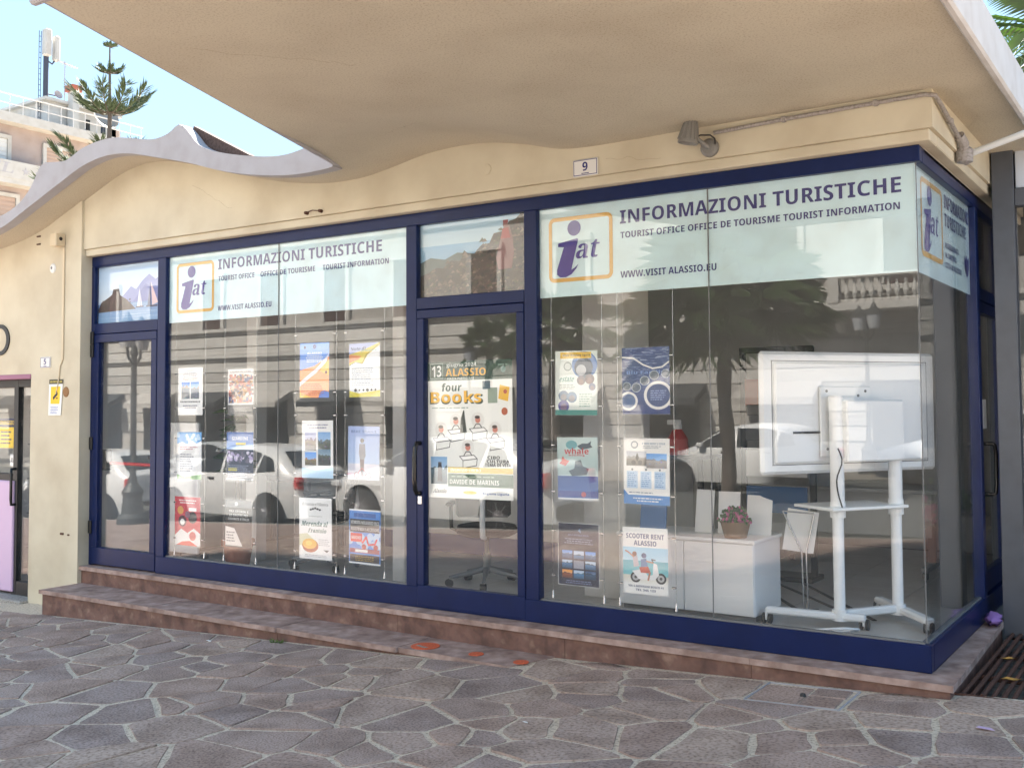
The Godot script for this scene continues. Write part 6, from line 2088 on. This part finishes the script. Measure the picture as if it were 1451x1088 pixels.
	mb.tube([Vector3(0, 0, 0), Vector3(0, 4.2, 0)], 0.03, 6)
	part(m, "pole", mb, M.fascia_paint)
	mb = MB.new()
	mb.tube([Vector3(0, 4.0, -0.8), Vector3(0, 4.12, 0.5)], 0.03, 6)
	for k in 7: mb.tube([Vector3(-0.25, 4.02 + 0.012 * k, -0.7 + 0.18 * k), Vector3(0.25, 4.02 + 0.012 * k, -0.7 + 0.18 * k)], 0.015, 5)
	part(m, "boom", mb, M.fascia_paint)
	m = thing("satellite_dish", "grey satellite dish on the hotel roof behind the pine", "dish", Vector3(X + 0.2, 17.2, -29.6))
	mb = MB.new()
	mb.lathe([Vector2(0.0, 0.0), Vector2(0.5, 0.08), Vector2(0.8, 0.26), Vector2(0.5, 0.12), Vector2(0.0, 0.04)], Transform3D(Basis(Vector3(0, 0, 1), -1.25), Vector3(0, 0.5, 0)), 18)
	part(m, "dish", mb, M.lamp_grey)
	mb = MB.new()
	mb.tube([Vector3(0, -0.65, 0), Vector3(0, 0.5, 0)], 0.05, 6)
	part(m, "pole", mb, M.mast)

func window_unit(h: Node3D, z: float, y: float, w: float, hh: float, m: Material, parts: bool):
	var o := group_node(h, "window")
	var mb := MB.new()
	mb.lim(0.0, 0.05, y, y + hh, z - w / 2, z + w / 2)
	part(o, "shutter", mb, m)
	if not parts: return
	mb = MB.new()
	mb.lim(0.0, 0.14, y + hh, y + hh + 0.2, z - w / 2 - 0.2, z + w / 2 + 0.2)
	for s in [-1, 1]: mb.lim(0.0, 0.14, y, y + hh, z + s * (w / 2 + 0.1) - 0.1, z + s * (w / 2 + 0.1) + 0.1)
	part(o, "frame", mb, M.hotel_white)
	for k in 9:
		mb = MB.new()
		mb.lim(0.05, 0.075, y + 0.05 + hh / 9.0 * k, y + hh / 9.0 * (k + 0.85), z - w / 2 + 0.02, z + w / 2 - 0.02)
		part(o, "slat", mb, m)

func make_pine():
	var t := thing("norfolk_pine", "tall pine with flat tiers of branches before the hotel", "tree", Vector3(-30, -1.1, -16.05))
	var mb := MB.new()
	mb.tube([Vector3(0, 0, 0), Vector3(0, 9, 0.02), Vector3(0.02, 12.5, 0.0), Vector3(0.0, 15.2, 0.02)], [0.24, 0.13, 0.07, 0.02], 8)
	part(t, "trunk", mb, M.bark)
	rng.seed = 23
	var tiers := [[15.05, 0.16, 4, 0.1], [14.15, 0.46, 6, 0.3], [12.75, 1.25, 10, 0.55], [10.55, 1.9, 9, 0.45], [9.4, 2.3, 9, 0.4], [8.1, 2.5, 8, 0.25], [6.8, 2.7, 8, 0.2]]
	var crown := MB.new()
	var limbs := MB.new()
	for q in tiers:
		for k in q[2]:
			var a: float = TAU * k / q[2] + q[0]
			var d := Vector3(cos(a), 0, sin(a))
			var l: float = q[1] * rng.randf_range(0.88, 1.08)
			var pts := []
			for i in 6:
				var s := i / 5.0
				pts.append(Vector3(0, q[0] - 0.25 * q[1] * sin(s * 2.6) * 0.5, 0) + d * l * s + Vector3.UP * l * q[3] * s * s * 1.2)
			limbs.tube(pts, 0.02, 5)
			var n := int(38 * l + 12)
			for i in n:
				var s := pow(rng.randf(), 0.7)
				var f := s * 5.0
				var j := mini(int(f), 4)
				var at: Vector3 = pts[j].lerp(pts[j + 1], f - j)
				var side := d.cross(Vector3.UP) * (1 if i % 2 else -1)
				var dir := (d * rng.randf_range(0.4, 0.9) + side * rng.randf_range(0.3, 0.9) + Vector3.UP * rng.randf_range(0.25, 0.8)).normalized()
				var len := rng.randf_range(0.2, 0.42) * clampf(l, 0.5, 1.3)
				for r in 3:
					var off := Vector3(rng.randf_range(-0.03, 0.03), rng.randf_range(-0.02, 0.02), rng.randf_range(-0.03, 0.03))
					blade(crown, at + off, (dir + off * 5.0).normalized(), len, 0.045, -0.1)
	part(t, "limbs", limbs, M.bark)
	part(t, "crown", crown, M.pine_leaf)

# ---------------------------------------------------------------- palms
func palm(label: String, at: Vector3, trunk_h: float, r: float, count: int, fan: bool, sd: int):
	var t := thing("palm_tree", label, "palm", at, 0.0, "palms round the square")
	rng.seed = sd
	var mb := MB.new()
	var p := []
	var rr := []
	for k in 9:
		p.append(Vector3(0.04 * sin(k), trunk_h * k / 8.0, 0)); rr.append(0.12 + 0.02 * (k % 2))
	mb.tube(p, rr, 10)
	part(t, "trunk", mb, M.bark)
	var crown := MB.new()
	for k in count:
		var a := TAU * k / count * 1.618 * 3.0 + rng.randf() * 0.4
		var e := lerpf(1.3, -0.55, float(k) / count) + rng.randf_range(-0.15, 0.15)
		var d := Vector3(cos(a) * cos(e), sin(e), sin(a) * cos(e))
		var base := Vector3(0, trunk_h, 0)
		var l := r * rng.randf_range(0.8, 1.1)
		if fan:
			var hub := base + d * l * 0.55 + Vector3.DOWN * 0.04
			crown.tube([base, hub], [0.02, 0.012], 5)
			var s := d.cross(Vector3.UP).normalized()
			var up := s.cross(d).normalized()
			for i in 17:
				var w := lerpf(-1.9, 1.9, i / 16.0)
				var q := (d * cos(w) + s * sin(w) + up * 0.12 * cos(3.0 * w)).normalized()
				blade(crown, hub, q, l * 0.52 * (1.0 - 0.12 * absf(w)), 0.05, 0.35)
		else:
			var pts := []
			for i in 9:
				var s := i / 8.0
				pts.append(base + d * l * s + Vector3.DOWN * l * 0.38 * s * s)
			crown.tube(pts, [0.03, 0.026, 0.022, 0.02, 0.017, 0.014, 0.011, 0.008, 0.005], 5)
			for i in 60:
				var s := (i + 6) / 66.0
				var f := s * 8.0
				var j := mini(int(f), 7)
				var q: Vector3 = pts[j].lerp(pts[j + 1], f - j)
				var ax: Vector3 = (pts[j + 1] - pts[j]).normalized()
				var side := ax.cross(Vector3.UP).normalized() * (1 if i % 2 else -1)
				var dir := (side + ax * 0.75 + Vector3.DOWN * 0.25).normalized()
				blade(crown, q, dir, 0.42 * sin(PI * (0.12 + 0.8 * s)) * l / 2.2, 0.028, 0.2)
	part(t, "crown", crown, M.palm_leaf)

# ---------------------------------------------------------------- street behind the camera, mirrored in the glass
func make_car(label: String, at: Vector3, paint: Material, tall := 1.0, long := 1.0):
	var c := thing("parked_car", label, "car", at, 0.0, "white cars parked along the street")
	c.scale = Vector3(long, tall, 1.0)
	var top := [[-2.06, 0.5], [-2.0, 0.68], [-1.85, 0.76], [-1.2, 0.92], [-0.98, 0.99], [-0.3, 1.38], [0.1, 1.47], [0.7, 1.49], [1.3, 1.42], [1.72, 1.12], [1.95, 0.98], [2.04, 0.85], [2.06, 0.45]]
	var rows := []
	for i in 49:
		var x := lerpf(-2.06, 2.06, i / 48.0)
		var yt := smooth_knots(top, x)
		var taper := 1.0 - 0.3 * pow(absf(x) / 2.06, 6.0) - 0.03 * x * x / 4.2
		var row := []
		for k in 23:
			var w := lerpf(-1.0, 1.0, k / 22.0)
			var a := absf(w)
			var y: float
			var hw: float
			if a > 0.38:
				var s := (1.0 - a) / 0.62
				y = lerpf(0.2, yt, s)
				hw = smooth_knots([[0.2, 0.8], [0.45, 0.86], [0.7, 0.875], [0.95, 0.83], [1.5, 0.6]], y) * (1.0 - 0.08 * smoothstep(0.8, 1.0, s))
			else:
				y = yt + 0.035 * (1.0 - a / 0.38)
				hw = smooth_knots([[0.2, 0.8], [0.45, 0.86], [0.7, 0.875], [0.95, 0.83], [1.5, 0.6]], yt) * 0.92 * a / 0.38
			row.append(Vector3(x, y, signf(w) * hw * taper))
		rows.append(row)
	var mb := MB.new()
	mb.sheet(rows, true)
	part(c, "body", mb, paint)
	for sz in [-1, 1]:
		for q in [[[-0.9, 0.98], [-0.32, 1.34], [-0.02, 1.4], [0.02, 0.99]], [[0.09, 0.99], [0.06, 1.41], [0.7, 1.42], [0.98, 1.36], [0.92, 1.0]], [[0.99, 1.01], [1.05, 1.34], [1.3, 1.27], [1.42, 1.06]]]:
			mb = MB.new()
			var f := []
			for e in q:
				var hw: float = smooth_knots([[0.2, 0.8], [0.45, 0.86], [0.7, 0.875], [0.95, 0.83], [1.5, 0.6]], e[1]) * 0.985 * (1.0 - 0.03 * e[0] * e[0] / 4.2)
				f.append(Vector3(e[0], e[1], sz * (hw + 0.018)))
			mb.face(f, Vector3(0, 1, 0))
			part(c, "side_window", mb, M.dark_glass)
		for x in [-1.28, 1.3]:
			var wl := group_node(c, "wheel")
			wl.position = Vector3(x, 0.31, sz * 0.8)
			mb = MB.new()
			mb.tube([Vector3(0, 0, -sz * 0.1), Vector3(0, 0, sz * 0.062)], 0.36, 24)
			part(wl, "arch", mb, M.black)
			mb = MB.new()
			mb.tube([Vector3(0, 0, -sz * 0.1), Vector3(0, 0, sz * 0.085)], 0.31, 24)
			part(wl, "tyre", mb, M.tyre)
			mb = MB.new()
			mb.tube([Vector3(0, 0, 0), Vector3(0, 0, sz * 0.094)], 0.09, 12)
			for k in 7:
				var a := TAU * k / 7
				mb.bar(Vector3(0, 0, sz * 0.09), Vector3(0.2 * cos(a), 0.2 * sin(a), sz * 0.09), 0.035, 0.012)
			part(wl, "rim", mb, M.rim)
		mb = MB.new()
		mb.lim(1.9, 2.03, 0.72, 0.95, sz * 0.6, sz * 0.78, 0.03)
		part(c, "tail_light", mb, M.tail_red)
		mb = MB.new()
		mb.lim(-1.98, -1.75, 0.6, 0.72, sz * 0.55, sz * 0.79, 0.03)
		part(c, "headlight", mb, M.head_clear)
		mb = MB.new()
		mb.lim(-0.82, -0.66, 0.98, 1.09, sz * 0.82, sz * 1.0, 0.03)
		part(c, "mirror", mb, paint)
		for x in [-0.05, 0.95]:
			mb = MB.new()
			mb.lim(x - 0.22, x - 0.06, 0.87, 0.9, sz * 0.84, sz * 0.885, 0.008)
			part(c, "door_handle", mb, M.black)
	mb = MB.new()
	mb.face([Vector3(-0.96, 1.03, -0.68), Vector3(-0.96, 1.03, 0.68), Vector3(-0.36, 1.39, 0.54), Vector3(-0.36, 1.39, -0.54)], Vector3(0, 0.8, 0))
	part(c, "windscreen", mb, M.dark_glass)
	mb = MB.new()
	mb.face([Vector3(1.78, 1.12, -0.62), Vector3(1.78, 1.12, 0.62), Vector3(1.44, 1.4, 0.52), Vector3(1.44, 1.4, -0.52)], Vector3(0, 0.8, 0))
	part(c, "rear_window", mb, M.dark_glass)

func street_lamp(label: String, x: float, z: float, h: float):
	var s := thing("street_lamp", label, "street lamp", Vector3(x, g_y(x), z), 0.9, "twin lantern street lamps")
	var mb := MB.new()
	mb.lathe([Vector2(0.28, 0), Vector2(0.28, 0.12), Vector2(0.2, 0.2), Vector2(0.17, 0.5), Vector2(0.2, 0.6), Vector2(0.1, 0.75), Vector2(0.06, 0.9), Vector2(0.05, h - 0.6), Vector2(0.08, h - 0.55), Vector2(0.04, h - 0.4), Vector2(0, h - 0.3)], Transform3D(), 14)
	part(s, "post", mb, M.iron)
	for k in [-1, 1]:
		mb = MB.new()
		mb.tube([Vector3(0, h - 0.75, 0), Vector3(k * 0.2, h - 0.7, 0), Vector3(k * 0.42, h - 0.6, 0), Vector3(k * 0.45, h - 0.45, 0)], 0.028, 8)
		part(s, "arm", mb, M.iron)
		var l := group_node(s, "lantern")
		l.position = Vector3(k * 0.45, h - 0.45, 0)
		mb = MB.new()
		mb.lathe([Vector2(0, 0), Vector2(0.13, 0.0), Vector2(0.2, 0.36), Vector2(0, 0.36)], Transform3D(), 6)
		part(l, "glass", mb, M.lantern_glass)
		mb = MB.new()
		mb.lathe([Vector2(0.235, 0.36), Vector2(0.2, 0.4), Vector2(0.08, 0.52), Vector2(0.05, 0.6), Vector2(0, 0.66)], Transform3D(), 6)
		part(l, "cap", mb, M.iron)

func make_street():
	var b := thing("opposite_building", "long beige palazzo across the street, mirrored in the shop windows", "building", Vector3(0, -1.1, 24))
	var mb := MB.new()
	mb.lim(-60, 14, 0, 15, 0.0, 10)
	part(b, "wall", mb, M.palazzo)
	var band := func(called: String, y0: float, y1: float, out: float, m: Material):
		var q := MB.new()
		q.lim(-60, 14, y0 + 1.1, y1 + 1.1, -out, 0.05, 0.015)
		part(b, called, q, m)
	band.call("sill_course", 4.6, 4.75, 0.22, M.palazzo_pale)
	band.call("sill_course", 4.48, 4.6, 0.12, M.palazzo_pale)
	band.call("frieze", 3.98, 4.44, 0.05, M.palazzo_pale)
	band.call("frieze", 3.66, 3.94, 0.05, M.palazzo_pale)
	band.call("cornice", 3.5, 3.64, 0.2, M.palazzo_pale)
	band.call("cornice", 3.38, 3.5, 0.1, M.palazzo_pale)
	for k in 7: band.call("rusticated_course", 0.4 + 0.42 * k, 0.4 + 0.42 * k + 0.39, 0.06, M.palazzo if k % 2 else M.palazzo_pale)
	band.call("attic_cornice", 11.2, 11.7, 0.5, M.palazzo_pale)
	band.call("upper_course", 7.9, 8.1, 0.15, M.palazzo_pale)
	for k in 19:
		var x := -55.3 + 3.55 * k
		for f in 2:
			var o := group_node(b, "window")
			var y := 4.78 + 1.1 + 3.5 * f
			mb = MB.new()
			mb.lim(x - 0.55, x + 0.55, y, y + 2.1, -0.08, 0.0)
			part(o, "shutter", mb, M.shutter_brown)
			mb = MB.new()
			for s in [-1, 1]: mb.lim(x + s * 0.65 - 0.1, x + s * 0.65 + 0.1, y, y + 2.1, -0.14, 0.0, 0.01)
			mb.lim(x - 0.8, x + 0.8, y + 2.1, y + 2.35, -0.2, 0.0, 0.01)
			part(o, "frame", mb, M.palazzo_pale)
		var d := group_node(b, "shop_opening")
		mb = MB.new()
		mb.lim(x - 0.95, x + 0.95, 0.2, 2.9, -0.09, 0.0)
		part(d, "doorway", mb, M.dark_glass)
		mb = MB.new()
		mb.prism(PackedVector2Array([Vector2(-0.1, 2.95), Vector2(-0.1, 3.2), Vector2(-1.0, 2.75), Vector2(-1.0, 2.55)]), Transform3D(Basis(Vector3(0, 0, 1), Vector3.UP, Vector3.LEFT), Vector3(x + 1.2, 0, 0)), 2.4)
		part(d, "awning", mb, M.awning if k % 2 == 0 else M.palazzo)
	# balcony
	var bal := group_node(b, "balcony")
	mb = MB.new()
	mb.lim(-11.2, -3.4, 5.1, 5.32, -1.1, 0.0, 0.02)
	part(bal, "slab", mb, M.palazzo_pale)
	mb = MB.new()
	mb.lim(-11.2, -3.4, 5.98, 6.1, -1.12, -0.85, 0.02)
	part(bal, "rail", mb, M.palazzo_pale)
	var bl := MB.new()
	bl.lathe([Vector2(0.07, 0), Vector2(0.07, 0.05), Vector2(0.035, 0.1), Vector2(0.085, 0.26), Vector2(0.06, 0.4), Vector2(0.03, 0.5), Vector2(0.06, 0.6), Vector2(0.07, 0.66)], Transform3D(), 8)
	var bmesh := bl.mesh()
	for k in 34:
		var o := part(bal, "baluster", bmesh, M.palazzo_pale)
		o.position = Vector3(-11.0 + 0.225 * k, 5.32, -0.98)
	for x in [-11.1, -7.3, -3.5]:
		mb = MB.new()
		mb.lim(x - 0.16, x + 0.16, 5.32, 6.0, -1.13, -0.84, 0.01)
		part(bal, "pier", mb, M.palazzo_pale)
		mb = MB.new()
		mb.prism(PackedVector2Array([Vector2(0, 5.1), Vector2(0, 4.5), Vector2(-0.3, 4.6), Vector2(-0.9, 5.1)]), Transform3D(Basis(Vector3(0, 0, 1), Vector3.UP, Vector3.LEFT), Vector3(x + 0.12, 0, 0)), 0.24)
		part(bal, "bracket", mb, M.palazzo_pale)
	make_car("white hatchback mirrored in the left window behind the posters", Vector3(-14.4, g_y(-14.4) - 0.11, 8.3), M.car_white)
	make_car("white estate car mirrored behind the middle door", Vector3(-9.3, g_y(-9.3) - 0.11, 8.2), M.car_white, 1.04, 1.1)
	make_car("white small car mirrored beside the rolling stand", Vector3(-7.6, g_y(-7.6) - 0.11, 17.0), M.car_white)
	make_car("white car at the glass corner, behind the mirrored small one", Vector3(-2.5, g_y(-2.5) - 0.11, 17.0), M.car_white, 1.05, 1.0)
	make_car("white car at the head of the near parked row, mirrored in the left door", Vector3(-19.4, g_y(-19.4) - 0.11, 8.4), M.car_white)
	make_car("silver car across the street, mirrored over the left posters", Vector3(-26, g_y(-26) - 0.11, 17.2), M.car_silver)
	street_lamp("twin lantern street lamp mirrored in the left door", -15.4, 6.3, 3.7)
	street_lamp("twin lantern street lamp mirrored above the rolling stand", -5.9, 21.0, 4.1)
	street_lamp("twin lantern street lamp mirrored above the event poster", -18.5, 21.2, 4.1)
	palm("big fan palm mirrored in the window nearest the corner", Vector3(-6.2, g_y(-6.2), 12.4), 3.6, 2.15, 70, true, 3)
	palm("fan palm mirrored in the middle door", Vector3(-18.0, g_y(-18), 21.6), 4.3, 1.05, 26, true, 4)
	palm("fan palm mirrored left of the white column", Vector3(-10.9, g_y(-10.9), 14.0), 3.6, 1.5, 32, true, 6)
	palm("feathery palm showing beyond the right end of the roof", Vector3(-0.3, -0.05, -11.6), 7.0, 3.2, 30, false, 9)

func _ready():
	make_materials()
	make_camera()
	make_light()
	make_ground()
	make_building()
	make_street()
	make_hotel()
	make_pine()
	make_steps()
	make_near()
	make_signs()
	make_wall_things()
	make_posters()
	make_interior()
